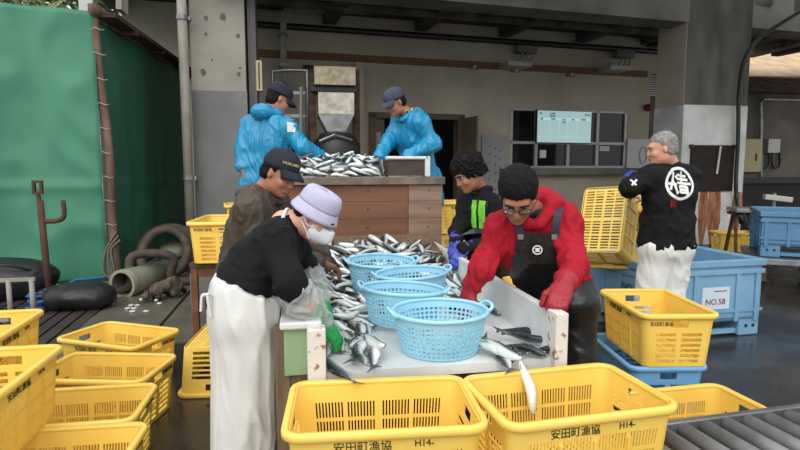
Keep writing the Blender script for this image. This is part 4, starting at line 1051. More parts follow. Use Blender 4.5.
HEAP = '''439,4962,1387,54,-64,-45,30
518,4843,1371,70,-60,32,-22
311,4508,1321,66,-75,7,-2
512,4579,1333,34,-42,71,-46
138,5069,1403,55,-32,53,-57
215,4996,1392,80,-55,-15,20
22,4602,1334,49,77,-29,-28
207,4687,1347,27,39,67,57
9,5045,1399,80,-52,-17,24
248,4843,1369,43,64,49,40
421,5036,1403,40,52,-58,-48
89,4925,1381,55,46,39,58
186,4853,1373,25,38,-56,-69
109,4581,1331,80,-52,22,-22
2,5089,1408,17,-24,80,-52
278,4738,1354,61,-40,-44,52
-8,4859,1372,28,41,66,56
54,4981,1403,78,-62,-9,-6
310,4853,1383,3,21,70,68
244,5136,1416,8,-22,-93,27
198,4929,1384,26,23,-55,-76
369,5003,1393,37,55,57,48
426,4693,1358,56,-26,-55,56
112,4762,1362,44,59,44,52
415,4870,1401,70,-67,21,-13
582,4997,1393,52,77,31,21
328,4927,1387,22,38,63,64
422,4779,1360,53,83,-10,-11
85,4707,1382,88,-47,7,0
325,4597,1343,26,-13,-74,61
-45,4846,1377,22,-52,-82,14
-26,4594,1337,46,-14,-34,81
99,5088,1418,57,-56,-38,48
509,4729,1368,1,14,-76,63
363,5001,1424,53,-70,-38,31
6,4909,1386,36,-24,-69,58
208,4618,1337,62,-69,34,-18
362,4528,1336,15,16,75,63
335,4762,1366,33,-18,-69,62
505,5003,1393,52,-31,53,-60
119,4625,1338,19,15,52,82
437,4817,1380,66,-72,22,-10
134,4586,1367,44,87,19,8
4,4724,1356,74,-63,-11,20
505,4682,1363,3,-16,80,-58
225,4712,1373,29,24,66,65
549,4912,1394,30,17,-61,-71
351,4774,1400,21,36,-64,-64
-5,4608,1372,73,-54,-21,36
578,5086,1405,46,70,43,35
597,4884,1384,76,-43,-23,44
192,4553,1351,71,-70,-4,8
12,4782,1394,5,-5,-93,37
392,4649,1352,51,65,-28,-48
510,4780,1397,40,-38,58,-59
139,4939,1413,79,-60,-4,7
123,4878,1415,70,-52,-41,26
398,4588,1361,22,20,-62,-73
441,4565,1352,21,-36,64,-65
657,4851,1375,55,39,-39,-63
153,4819,1392,42,49,-47,-61
538,4726,1396,52,62,43,40
257,4541,1370,5,32,77,55
496,4502,1345,70,-69,7,17
32,4522,1355,81,-56,16,9
140,4646,1374,30,-19,72,-59
624,4671,1362,44,-52,50,-53
26,4862,1413,21,-19,83,-48
-55,4675,1388,62,-33,53,-48
326,4626,1373,49,-47,50,-54
604,4818,1382,82,-13,-9,56
117,4571,1414,13,-23,-31,-91
-5,4958,1425,30,-28,73,-54
332,4508,1393,14,2,-3,-99
577,4612,1353,16,3,-73,66
13,4746,1388,99,8,-4,-6
404,4718,1408,9,-2,83,-55
184,4755,1399,9,-1,-70,71
448,4976,1419,42,-55,60,-39
305,4795,1419,5,-29,-79,54
99,4605,1400,32,34,-58,-67
575,4830,1426,33,94,2,-7
487,5049,1421,40,61,-52,-44
42,4598,1380,30,-38,56,-68
468,4525,1391,29,-93,-17,12
406,4618,1395,20,-24,-75,58
408,5107,1435,38,18,67,62
627,4984,1411,45,45,-52,-57
293,4893,1415,50,79,-26,-24
585,4706,1403,26,38,-80,-38
581,4662,1382,47,-65,-43,41
507,4595,1393,89,-27,38,-2
238,4625,1385,36,-14,-66,65
5,4782,1428,62,-40,44,-51
615,5083,1417,47,71,45,25
98,4676,1400,89,-38,-8,23
535,4867,1424,1,3,-67,-74
370,4917,1436,68,48,40,38
17,4572,1418,29,-88,32,-20
662,4680,1367,36,-62,66,-20
511,4958,1434,30,-15,-62,71
661,4568,1369,48,53,-16,-68
93,4729,1430,42,-30,53,-67
431,4667,1420,20,-15,52,-82
201,4858,1424,50,-51,53,-45
8,4680,1433,18,2,77,-61
269,5078,1413,84,52,-12,-9
-75,4588,1386,49,49,-4,-72
409,4874,1435,67,67,18,27
204,5025,1426,24,26,65,67
238,4586,1402,22,-21,-80,52
-9,5034,1451,57,74,19,-29
662,4960,1411,75,6,9,65
153,4746,1432,46,-38,57,-56
145,4504,1346,94,-28,16,-4
542,4545,1345,11,-7,-65,-75
238,4910,1447,63,-65,37,-20
460,4770,1428,10,7,55,83
276,4635,1402,36,-32,-63,61
578,4790,1424,54,-83,7,10
-16,4894,1423,91,-12,-10,38
243,4510,1392,95,-22,-19,9
106,5172,1433,9,10,74,-66
318,4731,1421,60,-69,14,-38
531,4688,1426,24,-26,80,-49
432,5175,1424,2,-4,-94,-32
147,4594,1435,57,-61,43,-34
108,4828,1430,22,29,-58,-73
8,5157,1434,15,-7,-10,98
589,4541,1372,30,-7,-61,-73
582,4509,1346,82,-54,6,18
389,4582,1409,48,-24,76,-36
315,4642,1428,21,-19,58,-76
152,4992,1447,83,-56,6,-4
183,4524,1399,19,-16,94,-25
287,5026,1429,60,-77,7,-22
606,4641,1411,16,-39,80,-43
255,4753,1424,59,-10,-16,79
440,3911,743,14,-12,85,-49
433,3674,689,2,-4,50,86
389,4170,807,65,-60,-41,23
844,3867,733,19,-18,84,-48
596,3531,654,42,38,42,71
652,3679,689,19,-23,-82,48
271,3560,661,25,40,64,60
922,3976,760,50,87,-2,1
375,3784,715,33,29,51,74
278,3632,682,80,-47,22,-30
210,3800,717,86,-50,4,-1
697,3865,733,84,-49,-14,18
561,4208,813,43,76,-35,-35
373,3560,661,41,36,43,72
639,4303,835,61,-37,-47,52
856,3939,750,50,87,0,-3
326,3798,747,57,73,32,20
815,3599,674,67,-68,23,-19
543,3647,687,0,1,-9,-100
193,3957,754,67,-38,45,-46
295,3901,743,45,54,50,51
579,4271,827,60,-62,45,-24
705,4249,824,72,-44,42,-32
970,3835,732,42,-30,56,-65
719,3737,705,59,-65,40,-26
727,4103,789,30,34,-44,-78
489,3972,758,17,-12,85,-48
292,3612,710,66,-68,26,-16
613,4019,768,76,-43,34,-34
832,3656,686,62,-68,33,-21
787,4116,791,44,74,38,33
469,4165,805,50,50,33,62
691,4123,795,44,79,30,32
774,3574,671,61,75,-8,-26
868,3724,709,15,11,-73,-66
360,3491,656,56,-68,37,-30
410,4045,776,82,-54,19,-10
137,3632,679,60,-64,-41,24
244,3909,745,42,47,53,56
839,4101,788,30,-29,79,-45
698,3550,687,27,-32,-73,54
150,3718,705,21,40,-53,-72
736,3789,724,58,75,-11,-30
534,3836,726,58,-32,52,-53
838,4041,774,46,79,31,27
672,4011,776,52,76,-16,-34
302,4064,779,46,80,-28,-29
228,4014,774,53,-68,42,-27
478,3570,668,18,-40,-87,22
919,3632,679,47,82,-24,-24
517,4159,801,46,41,41,67
580,3847,729,50,-47,65,-34
651,3727,703,19,22,47,83
376,4097,812,90,-42,9,-4
262,4047,779,78,50,-10,-37
567,3576,695,72,-67,18,-2
413,3561,666,82,-11,21,-52
993,3674,688,37,66,-46,-46
894,3790,729,37,-28,52,-72
372,3677,713,4,9,57,-82
614,3876,759,70,6,3,71
479,4049,790,18,-5,-88,43
440,3942,773,16,0,86,-48
141,3852,748,55,-53,-42,49
412,3981,767,14,13,-28,-94
392,3796,751,55,-30,-50,60
712,3937,762,28,27,-29,-88
852,3797,726,10,43,-86,-26
531,3707,697,10,-18,-84,50
219,4206,813,50,-46,64,-35
939,4087,788,89,-13,-15,42
101,3870,742,54,-54,-47,45
860,3601,704,54,45,-32,-64
422,3633,712,3,1,62,78
862,3975,788,33,62,-56,-45
794,3765,735,23,44,-68,-54
681,3009,837,50,-68,-42,33
139,3585,702,78,-41,31,-35
505,3895,757,51,-81,-29,-3
765,3803,748,53,58,46,41
303,3559,687,68,63,-22,-30
450,3762,731,44,-33,-58,60
955,3423,636,66,-42,39,-50
502,3764,723,33,17,51,78
930,3573,681,50,-14,-59,62
735,3897,766,72,-68,-9,8
199,3463,675,39,13,-31,86
248,3778,739,58,-62,50,-18
185,3478,643,56,-62,-45,30
646,3395,634,60,-80,4,0
898,3499,649,46,-42,-58,53
398,3406,635,66,74,10,6
771,3410,636,37,-48,-65,47
492,3488,645,60,-64,41,-23
540,3546,662,12,88,-43,-18
675,3522,653,41,68,46,41
714,3515,652,66,-42,-40,48
829,3475,642,24,-28,-80,48
837,3402,636,58,68,-29,-34
217,3542,678,77,-62,-1,-17
235,2666,624,64,50,-33,-48
143,2829,626,31,-38,71,-51
139,2690,628,60,-50,47,-40
142,3228,632,68,53,-28,-41
127,3343,634,44,-37,-48,67
297,3164,631,25,31,74,55
179,2716,628,54,-36,-47,60
299,2849,628,2,6,80,-59
212,2962,630,43,43,62,50
147,2526,622,62,-44,40,-50
209,3318,633,42,-53,60,-43
144,3145,631,28,-40,-70,53
196,2488,631,59,-49,33,-56
270,3290,639,50,43,-55,-52
112,3447,652,55,59,46,37
243,2767,632,68,-66,28,-15
142,2939,629,48,-31,52,-64
156,3414,662,43,-45,-67,40
132,3159,661,59,-50,-38,50
309,3456,659,76,-62,-3,-16
241,2438,621,66,-51,-31,45
123,3017,635,46,-38,62,-51
225,3103,630,42,55,58,42
108,2349,620,38,54,-59,-46
228,3068,667,26,-92,29,-1
287,2999,643,68,-69,25,-6
124,3210,686,48,-69,42,-34
359,2907,628,17,-25,-76,57
262,3296,671,75,47,30,36
241,2967,652,63,-68,32,-19
95,2529,623,54,-44,-40,59
264,2807,632,18,24,63,72
168,3307,683,41,-20,-74,50
183,2604,639,68,-63,31,-23
142,2881,654,46,2,1,-89
90,3084,635,68,-15,18,-70
144,3359,680,46,77,29,33
287,2867,657,16,15,-69,-68
150,3078,691,68,-60,31,-27
224,3170,655,22,46,78,37
297,2631,626,57,-39,-46,57
105,2933,644,60,51,30,55
157,2399,629,46,58,-42,-52
355,2992,649,66,-57,43,-22
140,3269,687,38,78,-39,-30
282,3144,656,72,-37,43,-39
266,2566,646,51,-50,-50,49
92,3018,670,22,-66,-68,25
468,3074,630,59,80,9,5
237,3102,685,38,-18,-42,81
105,2616,639,58,31,49,57
188,2703,660,13,11,-80,-57
266,3361,673,30,-93,-21,2
299,3086,663,69,-49,48,-22
278,3401,656,20,-14,-2,-97
127,2910,675,38,-76,-43,30
1003,3464,642,55,-40,53,-50
944,3167,631,61,-44,41,-52
897,3204,632,44,62,-50,-40
925,2931,628,75,56,23,28
834,2897,627,74,55,25,31
817,3058,630,56,-72,34,-23
803,3223,635,23,12,67,69
1003,2836,627,54,-41,-43,59
793,3178,631,78,-57,18,-20'''
GR = [(138, 'silver mackerel lying in the heap in the upper hopper tray', 'mackerel in the upper tray'),
      (100, 'mackerel in the heap below the brown wooden board', 'mackerel under the wooden board'),
      (56, 'mackerel in the row heaped along the left side of the trough, beside the baskets', 'mackerel along the left side of the trough'),
      (9, 'dark mackerel along the right side of the trough by the red sleeve', 'mackerel along the right side of the trough')]
rnd = random.Random(11); gi = 0; cnt = 0
for ln in HEAP.split('\n'):
    v = [float(x) for x in ln.split(',')]
    while cnt >= GR[gi][0]: gi += 1; cnt = 0
    cnt += 1
    up = 0
    q = (v[3] / 100, v[4] / 100, v[5] / 100, v[6] / 100)
    if gi == 0 and v[0] > 690 or v[1] < 2150: continue
    if gi and v[2] > 690 and any(abs(v[0] - x) < 205 and abs(v[1] - y) < 180 for x, y in ((590, 2262), (495, 2630), (600, 2930))): continue
    fish((v[0] / 1000, v[1] / 1000, v[2] / 1000 + (max(0, v[1] - 4500) * .00009 if gi == 0 else 0)), q, rnd.randrange(5), .85, GR[gi][1], GR[gi][2], gi == 2 and v[1] < 3000)
# single fish at the near end of the trough: nose and tail in photo pixels at a height
def fish_at(nose, tail, roll, v, s, label, flip=1):
    a, c = Vector(nose), Vector(tail); x = (c - a).normalized()
    zz = Vector((0, 0, 1)); y = zz.cross(x)
    if y.length < .05: y = Vector((0, 1, 0)).cross(x)
    y.normalize(); z = x.cross(y)
    M = Matrix((x, y, z)).transposed() @ Matrix.Rotation(roll, 3, 'X')
    o = fish((a + c) / 2, M.to_quaternion(), v, s, label, None, True); return o
zt_ = lambda y: .60 + (y - 2.115) * .014
H9 = PI / 2
NEAR = [
 (atz(329, 364, .622), atz(352, 381, .600), H9 - .3, 1, .95, 'dark mackerel by the chipped left post with its tail over the edge'),
 (atz(371, 332, .632), atz(342, 371, .632), H9 + .2, 2, 1.05, 'fat mackerel lying left of the nearest basket, tail towards the yellow crate'),
 (atz(352, 345, .645), atz(369, 374, .645), H9 - .5, 3, .95, 'mackerel lying head up beside the green glove'),
 (atz(376, 340, .630), atz(372, 373, .630), H9 + .4, 4, 1.0, 'mackerel pressed against the left foot of the nearest basket'),
 (atz(388, 352, .655), atz(360, 332, .655), H9, 1, .95, 'mackerel slanting across two others left of the nearest basket'),
 (atz(352, 318, .632), atz(372, 325, .632), -H9 + .2, 0, 1.0, 'mackerel behind the green glove, left of the nearest basket'),
 (atz(498, 346, .628), atz(512, 371, .615), H9 + .3, 2, .98, 'mackerel right of the nearest basket with its tail hanging at the edge'),
 (atz(546, 352, .634), atz(493, 344, .630), -1.0, 1, 1.0, 'mackerel pointing at the right post, lying nearest the trough edge'),
 (atz(549, 342, .632), atz(503, 334, .632), -.8, 2, 1.0, 'dark backed mackerel lying behind the others by the right post'),
 (atz(537, 334, .628), atz(505, 329, .628), -.7, 3, 1.0, 'dark mackerel lying farthest back by the right post'),
 (atz(519, 313, .632), atz(499, 291, .632), -.8, 1, .9, 'dark mackerel lying beside the red sleeve, nearest the side board'),
 (atz(507, 312, .632), atz(488, 294, .632), -.9, 2, .9, 'dark mackerel between the red sleeve and the nearest basket'),
 (atz(494, 290, .636), atz(484, 276, .636), -.8, 0, .85, 'dark mackerel behind the red sleeve, farthest of the three by it'),
 (atz(553, 349, .624), atz(530, 353, .624), -.9, 0, .9, 'mackerel at the foot of the right post'),
]
for a, c, r, v, s, lab in NEAR: fish_at(a, c, r, v, s, lab)
a, c = Vector((.845, 2.02, .630)), Vector((.76, 2.24, .665))
fish_at(a, c, H9 - .3, 1, 1.0, 'mackerel sliding head first over the trough edge into the right crate')
a, c = Vector((.868, 1.915, .475)), Vector((.845, 2.055, .668))
fish_at(a, c, 2.4, 2, 1.05, 'bright silver mackerel hanging head down inside the right crate')
a, c = Vector((.84, 2.06, .632)), Vector((.71, 2.30, .660))
fish_at(a, c, H9 - .2, 4, 1.0, 'mackerel lying at the trough edge above the right crate, nose over the rim')
# ------------------------------------------------------------------ people
def nv(v): v = Vector(v); return v.normalized()
def frame(f, up=(0, 0, 1)):
    f = nv(f); s = nv(Vector(up).cross(f)); return f, s, f.cross(s)      # forward, left, up
A_ = lambda *v: [np.array(x) for x in v]
def head_prims(F, c, fr, k=1.0):
    f, s, u = A_(*fr); c = np.array(c); ax = np.array([f, s, u]); P = lambda a, b, d: c + (f * a + s * b + u * d) * k
    E = lambda p, r, kk=.015, op='add': F.ell(p, np.array(r) * k, ax, kk, op)
    E(P(-.012, 0, .035), (.095, .077, .083)); E(P(.022, 0, -.028), (.070, .062, .085), .03); E(P(.030, 0, -.075), (.055, .050, .040), .03)
    E(P(.070, 0, -.103), (.020, .024, .016), .03)
    E(P(.080, 0, .022), (.016, .052, .012), .02); 
    for g in (-1, 1):
        E(P(.092, g * .033, -.002), (.018, .018, .012), 0, 'sub'); E(P(.062, g * .040, -.035), (.026, .022, .022), .02)
        E(P(-.006, g * .076, -.012), (.017, .008, .030), .006)
        F.cone(P(.090, g * .011, -.042), P(.086, g * .014, -.042), .008 * k, .007 * k, .01)
    F.cone(P(.088, 0, .006), P(.104, 0, -.036), .0085 * k, .0125 * k, .012)
    E(P(.086, 0, -.066), (.011, .022, .006), .008); E(P(.083, 0, -.078), (.011, .019, .006), .008)
def hand_prims(F, w_, d, n, thumb, curl=.5, g=0., k=1., spread=0.):
    d = nv(d); n = nv(Vector(n) - d * d.dot(Vector(n))); l = nv(n.cross(d)) * thumb; w_ = Vector(w_); L = lambda *a: w_ + d * a[0] * k + l * a[1] * k + n * a[2] * k
    F.boxx(L(.046, 0, 0), (np.array([.048, .039, .0135]) + g) * np.array([k, k, k]), [list(d), list(l), list(n)], rnd=.013 + g * .5, k=.01)
    F.cone(L(-.02, 0, 0), L(.02, 0, 0), (.028 + g) * k, (.026 + g) * k, .02)
    for i, (y, ln) in enumerate(((.030, .070), (.0105, .080), (-.0095, .075), (-.029, .058))):
        p = L(.088, y, 0); dd = nv(d + l * spread * (y * 12)); r = .0092 if i < 3 else .008
        for sgm, (fr_, rr) in enumerate(((.44, 1.), (.32, .92), (.24, .82))):
            a = curl * (.7 + .5 * sgm + .12 * i); dd = nv(Matrix.Rotation(-a * .75, 3, d.cross(n)) @ dd) if False else nv(dd * math.cos(a * .7) - nv(n - dd * n.dot(dd)) * math.sin(a * .7))
            q = p + dd * ln * fr_ * k; F.cone(p, q, (r * rr + g) * k, (r * rr * .93 + g) * k, .004); p = q
    p = L(.022, .030, -.004); q = L(.058, .056, -.016); r = L(.082, .060, -.034 - .02 * curl)
    F.cone(p, q, (.014 + g) * k, (.011 + g) * k, .012); F.cone(q, r, (.011 + g) * k, (.0088 + g) * k, .004)
def torso(F, J, g=0., w_=1., k=.05, low=True):
    a, b_ = Vector(J['shL']), Vector(J['shR']); m = (a + b_) / 2; pel = Vector(J['pel']); s = (a - b_).normalized(); nk = Vector(J['neck'])
    sp = (m - pel); ch = pel + sp * .72; wa = Vector(J.get('waist', pel + sp * .36))
    F.cone(a, b_, (.058 + g), (.058 + g), k)
    for e in (-1, 1):
        F.cone(nk - Vector((0, 0, .01)), (a if e > 0 else b_), .045 + g * .7, .055 + g, k)
        F.cone(ch + s * e * .072 * w_, wa + s * e * .055 * w_, .105 + g, .098 + g, k); F.cone(ch + s * e * .075 * w_ + sp * .12, ch + s * e * .07 * w_, .085 + g, .1 + g, k)
        if low: F.cone(wa + s * e * .055 * w_, pel + s * e * .07 * w_, .098 + g, .108 + g, k)
def arm(F, sh, el, wr, g=0., k=.03, r=(.052, .042, .030)):
    F.cone(sh, el, r[0] + g, r[1] + g, k); F.cone(el, wr, r[1] + g * .95, r[2] + g * .8, k)
def legs(F, J, g=0., k=.04, foot=True, flare=0.):
    for S in 'LR':
        hp, kn, an = Vector(J['hip' + S]), Vector(J['kn' + S]), Vector(J['an' + S])
        F.cone(hp, kn, .085 + g, .060 + g, k); F.cone(kn, an, .058 + g + flare * .4, .040 + g + flare, k)
        if foot: foot_p(F, J, S, 0.)
def foot_p(F, J, S, g=0.):
    an = Vector(J['an' + S]); fd = J['face'].copy(); fd.z = 0; fd.normalize()
    F.cone((an.x - fd.x * .03, an.y - fd.y * .03, .04 + g + J['z0']), (an.x + fd.x * .15, an.y + fd.y * .15, .034 + g + J['z0']), .040 + g, .034 + g, .03); F.cone(an, (an.x, an.y, .05 + g + J['z0']), .042 + g, .042 + g, .03)
def bounds(J, pad=.3):
    P = np.array([list(v) for k, v in J.items() if isinstance(v, Vector) and k not in ('face', 'hf')]); return P.min(0) - pad, P.max(0) + pad
def stance(J, z0=0., gap=.11, back=(0, 0)):
    f = J['face'].copy(); f.z = 0; f.normalize(); s = Vector((-f.y, f.x, 0)); pel = J['pel']; J['z0'] = z0
    for S, e in (('L', 1), ('R', -1)):
        J['hip' + S] = pel + s * e * .085 - Vector((0, 0, .03)); q = pel + s * e * gap + Vector((back[0], back[1], 0)); q2 = pel + s * e * (gap + .01) + Vector((back[0] * 1.6, back[1] * 1.6, 0))
        J['kn' + S] = Vector((q.x + f.x * .03, q.y + f.y * .03, z0 + (pel.z - z0) * .52)); J['an' + S] = Vector((q2.x, q2.y, z0 + .10))
    return J
def person(label, J, skin, hcut=None, h=.007, up=(0, 0, 1), hk=1.0):
    an = (J['anL'] + J['anR']) / 2
    t = thing('person', label, 'person', (an.x, an.y, J['z0']))
    lo, hi = bounds(J, .26); lo[2] = J['z0'] - .02
    F = Field(lo, hi, h); fr = frame(J['hf'], J.get('hup', (0, 0, 1))); J['fr'] = fr
    torso(F, J, -.022)
    for S in 'LR':
        arm(F, J['sh' + S], J['el' + S], J['wr' + S], 0, .03, (.042, .032, .026))
        hd = J.get('hd' + S) or (J['wr' + S] - J['el' + S]); hn = J.get('hn' + S, Vector((0, 0, 1)))
        hand_prims(F, J['wr' + S], hd, hn, 1 if S == 'R' else -1, J.get('curl' + S, .5))
    legs(F, J, -.018)
    c = Vector(J['head']); F.cone(J['neck'], c - fr[0] * .022 * hk - fr[2] * .06 * hk, .058, .054, .03)
    head_prims(F, c, fr, hk)
    body = solid('body', F, skin, t, it=1)
    # face details
    f, s, u = fr; L = lambda a, b_, d: c + (f * a + s * b_ + u * d) * hk - t.location
    R3 = Matrix((f, s, u)).transposed().to_4x4()
    for g in (-1, 1):
        b = BM(); M = Matrix.Translation(L(.0765, g * .033, -.001)) @ R3
        bmesh.ops.create_uvsphere(b, u_segments=14, v_segments=10, radius=.0125 * hk, matrix=M)
        for q in b.faces:
            d_ = M.inverted() @ q.calc_center_median()
            q.material_index = 1 if d_.x > .0098 * hk else 0
        e = obj('eye', b, [M_EYEW, M_EYEB], t, smooth=True)
    return t, body, fr, c
M_EYEW = mat('eye_white', (158, 146, 134), .3); M_EYEB = mat('iris', (34, 24, 18), .15)
def brows(t, c, fr, m, hk=1.0):
    f, s, u = fr
    for g in (-1, 1):
        P = [c + (f * a + s * g * b_ + u * d) * hk - t.location for a, b_, d in ((.097, .014, .017), (.098, .032, .023), (.086, .052, .017))]
        b = BM(); tube(b, curve_pts(P, 4), .0042, 6); obj('eyebrow', b, m, t, smooth=True)
def lips(t, c, fr, m, hk=1.):
    f, s, u = fr; P = [c + (f * a + s * b_ + u * d) * hk - t.location for a, b_, d in ((.080, .026, -.074), (.093, .012, -.071), (.0955, 0, -.072), (.093, -.012, -.071), (.080, -.026, -.074))]
    b = BM(); tube(b, curve_pts(P, 4), .0048, 7, rs=None); obj('lips', b, m, t, smooth=True)
def hair(t, c, fr, m, grow=.012, amp=.006, front=.03, low=-.06, hk=1., bulk=(1, 1, 1), sc=40, seed=1., wide=.2):
    f, s, u = A_(*fr); ax = np.array([f, s, u]); cc = np.array(c); P = lambda a, b_, d: cc + (f * a + s * b_ + u * d) * hk
    F = Field(cc - .19, cc + .19, .0065)
    F.ell(P(-.016, 0, .038), np.array([.095 * bulk[0] + grow, .077 * bulk[1] + grow, .083 * bulk[2] + grow]) * hk, ax, 0)
    F.ell(P(-.045, 0, -.03), np.array([.058 + grow, .070 + grow, .055]) * hk, ax, .03)
    F.boxx(P(.098, 0, front - .12), np.array([.075, wide, .12]) * hk, ax, rnd=.03, op='sub'); F.boxx(P(.060, 0, -.13), np.array([.085, .2, .10]) * hk, ax, rnd=.02, op='sub')
    F.plane(P(-.05, 0, low), -u)
    return solid('hair', F, m, t, amp=amp, sc=sc, seed=seed, it=1)
def cap(t, c, fr, m, mb=None, hk=1., tilt=.0, brim=.075):
    f, s, u = fr; ct, st = math.cos(tilt), math.sin(tilt); f2 = f * ct - u * st; u2 = u * ct + f * st
    o = c + u * .026 * hk - f * .010 * hk - t.location; Pt = lambda a, b_, d: o + (f2 * a + s * b_ + u2 * d) * hk
    b = BM(); n = 32; rings = []
    for (r, z) in ((1.0, .0), (1.03, .02), (1.0, .05), (.90, .078), (.68, .098), (.36, .108), (.05, .111)):
        rings.append([b.verts.new(Pt(.106 * r * math.cos(2 * PI * k / n), .089 * r * math.sin(2 * PI * k / n), z + .012 * math.cos(2 * PI * k / n) * (1 - z / .11))) for k in range(n)])
    for A, B2 in zip(rings, rings[1:]):
        for k in range(n): b.faces.new((A[k], A[(k + 1) % n], B2[(k + 1) % n], B2[k]))
    b.faces.new(rings[-1])
    o1 = obj('cap', b, m, t, smooth=True); md = o1.modifiers.new('thick', 'SOLIDIFY'); md.thickness = .004
    b = BM(); V = []
    for i in range(13):
        a = -1.15 + 2.3 * i / 12; row = []
        for j in range(5):
            e = j / 4; ext = brim * max(0, math.cos(a * 1.12)) ** .6 * e
            row.append(b.verts.new(Pt((.104 * math.cos(a) + ext), .088 * math.sin(a) * (1 - .08 * e), .010 + .012 * math.cos(a) - .030 * e * e - .10 * (math.sin(a) ** 2) * e * .3)))
        V.append(row)
    for i in range(12):
        for j in range(4): b.faces.new((V[i][j], V[i + 1][j], V[i + 1][j + 1], V[i][j + 1]))
    o2 = obj('brim', b, mb or m, o1, smooth=True); md = o2.modifiers.new('thick', 'SOLIDIFY'); md.thickness = .004
    b = BM(); bmesh.ops.create_uvsphere(b, u_segments=8, v_segments=6, radius=.006, matrix=Matrix.Translation(Pt(0, 0, .113))); obj('button', b, m, o1)
    return o1, Pt
def glove(t, J, S, m, curl=None, g=.003, cuff=.05, cuffr=.042, thumb=None):
    w_ = Vector(J['wr' + S]); d = J.get('hd' + S) or (w_ - J['el' + S]); d = nv(d); F = Field(np.array(w_) - .22, np.array(w_) + .22, .0042)
    hand_prims(F, w_, d, J.get('hn' + S, Vector((0, 0, 1))), 1 if S == 'R' else -1, J.get('curl' + S, .5), g)
    bk = nv(Vector(J['el' + S]) - w_); F.cone(w_, w_ + bk * cuff, .034, cuffr, .015)
    return solid('glove', F, m, t, amp=.0015, sc=40)
def jacket(t, J, m, g=.022, hem=None, amp=.007, sc=8., seed=0., sleeve=(.062, .052, .040), name='jacket', arms='LR', cutf=None, h=.009, wend=.0, stretch=(1, 1, 1), extra=None, kk=.05):
    lo, hi = bounds({k: J[k] for k in ('neck', 'shL', 'shR', 'elL', 'elR', 'wrL', 'wrR', 'pel')}, .30); F = Field(lo, hi, h)
    torso(F, J, g, k=kk)
    if extra: extra(F)
    if hem is not None: F.plane((0, 0, hem), (0, 0, -1))
    for S in arms:
        el, wr = Vector(J['el' + S]), Vector(J['wr' + S]); e = wr + (el - wr).normalized() * wend
        arm(F, J['sh' + S], el, e, 0, .045, sleeve); 
    nk = Vector(J['neck'])
    if cutf: cutf(F)
    return solid(name, F, m, t, amp=amp, sc=sc, seed=seed, stretch=stretch)
def trousers(t, J, m, g=.022, amp=.006, top=None, flare=.01, name='trousers', sc=7.):
    lo, hi = bounds({k: J[k] for k in ('pel', 'hipL', 'hipR', 'knL', 'knR', 'anL', 'anR')}, .26); lo[2] = J['z0'] + .01; F = Field(lo, hi, .010)
    pel = Vector(J['pel']); s = (J['hipL'] - J['hipR']).normalized()
    for e in (-1, 1): F.cone(pel + s * e * .06 + Vector((0, 0, .10)), pel + s * e * .07, .10 + g * .6, .112 + g, .04)
    legs(F, J, g, foot=False, flare=flare)
    if top: F.plane((0, 0, top), (0, 0, 1))
    F.plane((0, 0, J['z0'] + .05), (0, 0, -1))
    return solid(name, F, m, t, amp=amp, sc=sc, stretch=(1, 1, .5))
def boots(t, J, m, top=.32):
    for S in 'LR':
        an = Vector(J['an' + S]); F = Field((an.x - .25, an.y - .25, J['z0'] - .02), (an.x + .25, an.y + .25, J['z0'] + top + .05), .008)
        foot_p(F, J, S, .008); F.cone(an, J['kn' + S], .052, .066, .02); F.plane((0, 0, J['z0'] + top), (0, 0, 1)); F.plane((0, 0, J['z0'] + .004), (0, 0, -1))
        solid('boot', F, m, t)
def hood(t, J, m, back, r=.085, up=.03, amp=.006, wide=.13, seed=4.):
    nk = Vector(J['neck']); bk = nv(back); s = bk.cross(Vector((0, 0, 1))).normalized(); F = Field(np.array(nk) - .3, np.array(nk) + .32, .008)
    for e in (-1, 1):
        F.cone(nk + bk * .07 + s * e * wide * .35 + Vector((0, 0, up)), nk - bk * .03 + s * e * wide * .62 + Vector((0, 0, up - .02)), r * .52, r * .36, .04)
        F.cone(nk - bk * .03 + s * e * wide * .62 + Vector((0, 0, up - .02)), nk - bk * .10 + s * e * .03 + Vector((0, 0, -.05)), r * .36, r * .3, .04)
    F.ell(nk + bk * .085 + Vector((0, 0, up - .01)), (r * .75, r * .75, r * .55), None, .05)
    return solid('hood', F, m, t, amp=amp, sc=12, seed=seed)
from mathutils.bvhtree import BVHTree
def decal(name, o, root, polys, c, right, upv, m, parent, off=.003, tol=.16):
    """flat shapes (lists of 2-D points) laid on the surface of o by rays along -right x up"""
    me = o.data; T = root.location; bv = BVHTree.FromPolygons([v.co + T for v in me.vertices], [list(p.vertices) for p in me.polygons])
    right = nv(right); upv = nv(upv); n = right.cross(upv); b = BM()
    h0 = bv.ray_cast(Vector(c) + n * .4, -n); d0 = h0[3] if h0[0] else .4
    for tri in polys:
        vs = []
        for x, y in tri:
            p = Vector(c) + right * x + upv * y + n * .4; hit = bv.ray_cast(p, -n)
            if hit[0] is None or abs(hit[3] - d0) > tol: break
            vs.append(hit[0] + n * off - T)
        if len(vs) == len(tri): b.faces.new([b.verts.new(q) for q in vs])
    return obj(name, b, m, parent)
def stroke(a, c, w_, n=6):                            # a straight stroke as small quads
    a, c = Vector(a), Vector(c); d = (c - a); p = Vector((-d.y, d.x)).normalized() * w_ / 2; out = []
    for i in range(n):
        u, v = a + d * i / n, a + d * (i + 1) / n; out.append([u - p, v - p, v + p, u + p])
    return out
def ringp(r0, r1, sx=1., sy=1., n=40):
    return [[Vector((r * math.cos(2 * PI * (k + e) / n) * sx, r * math.sin(2 * PI * (k + e) / n) * sy)) for r, e in ((r0, 0), (r1, 0), (r1, 1), (r0, 1))] for k in range(n)]

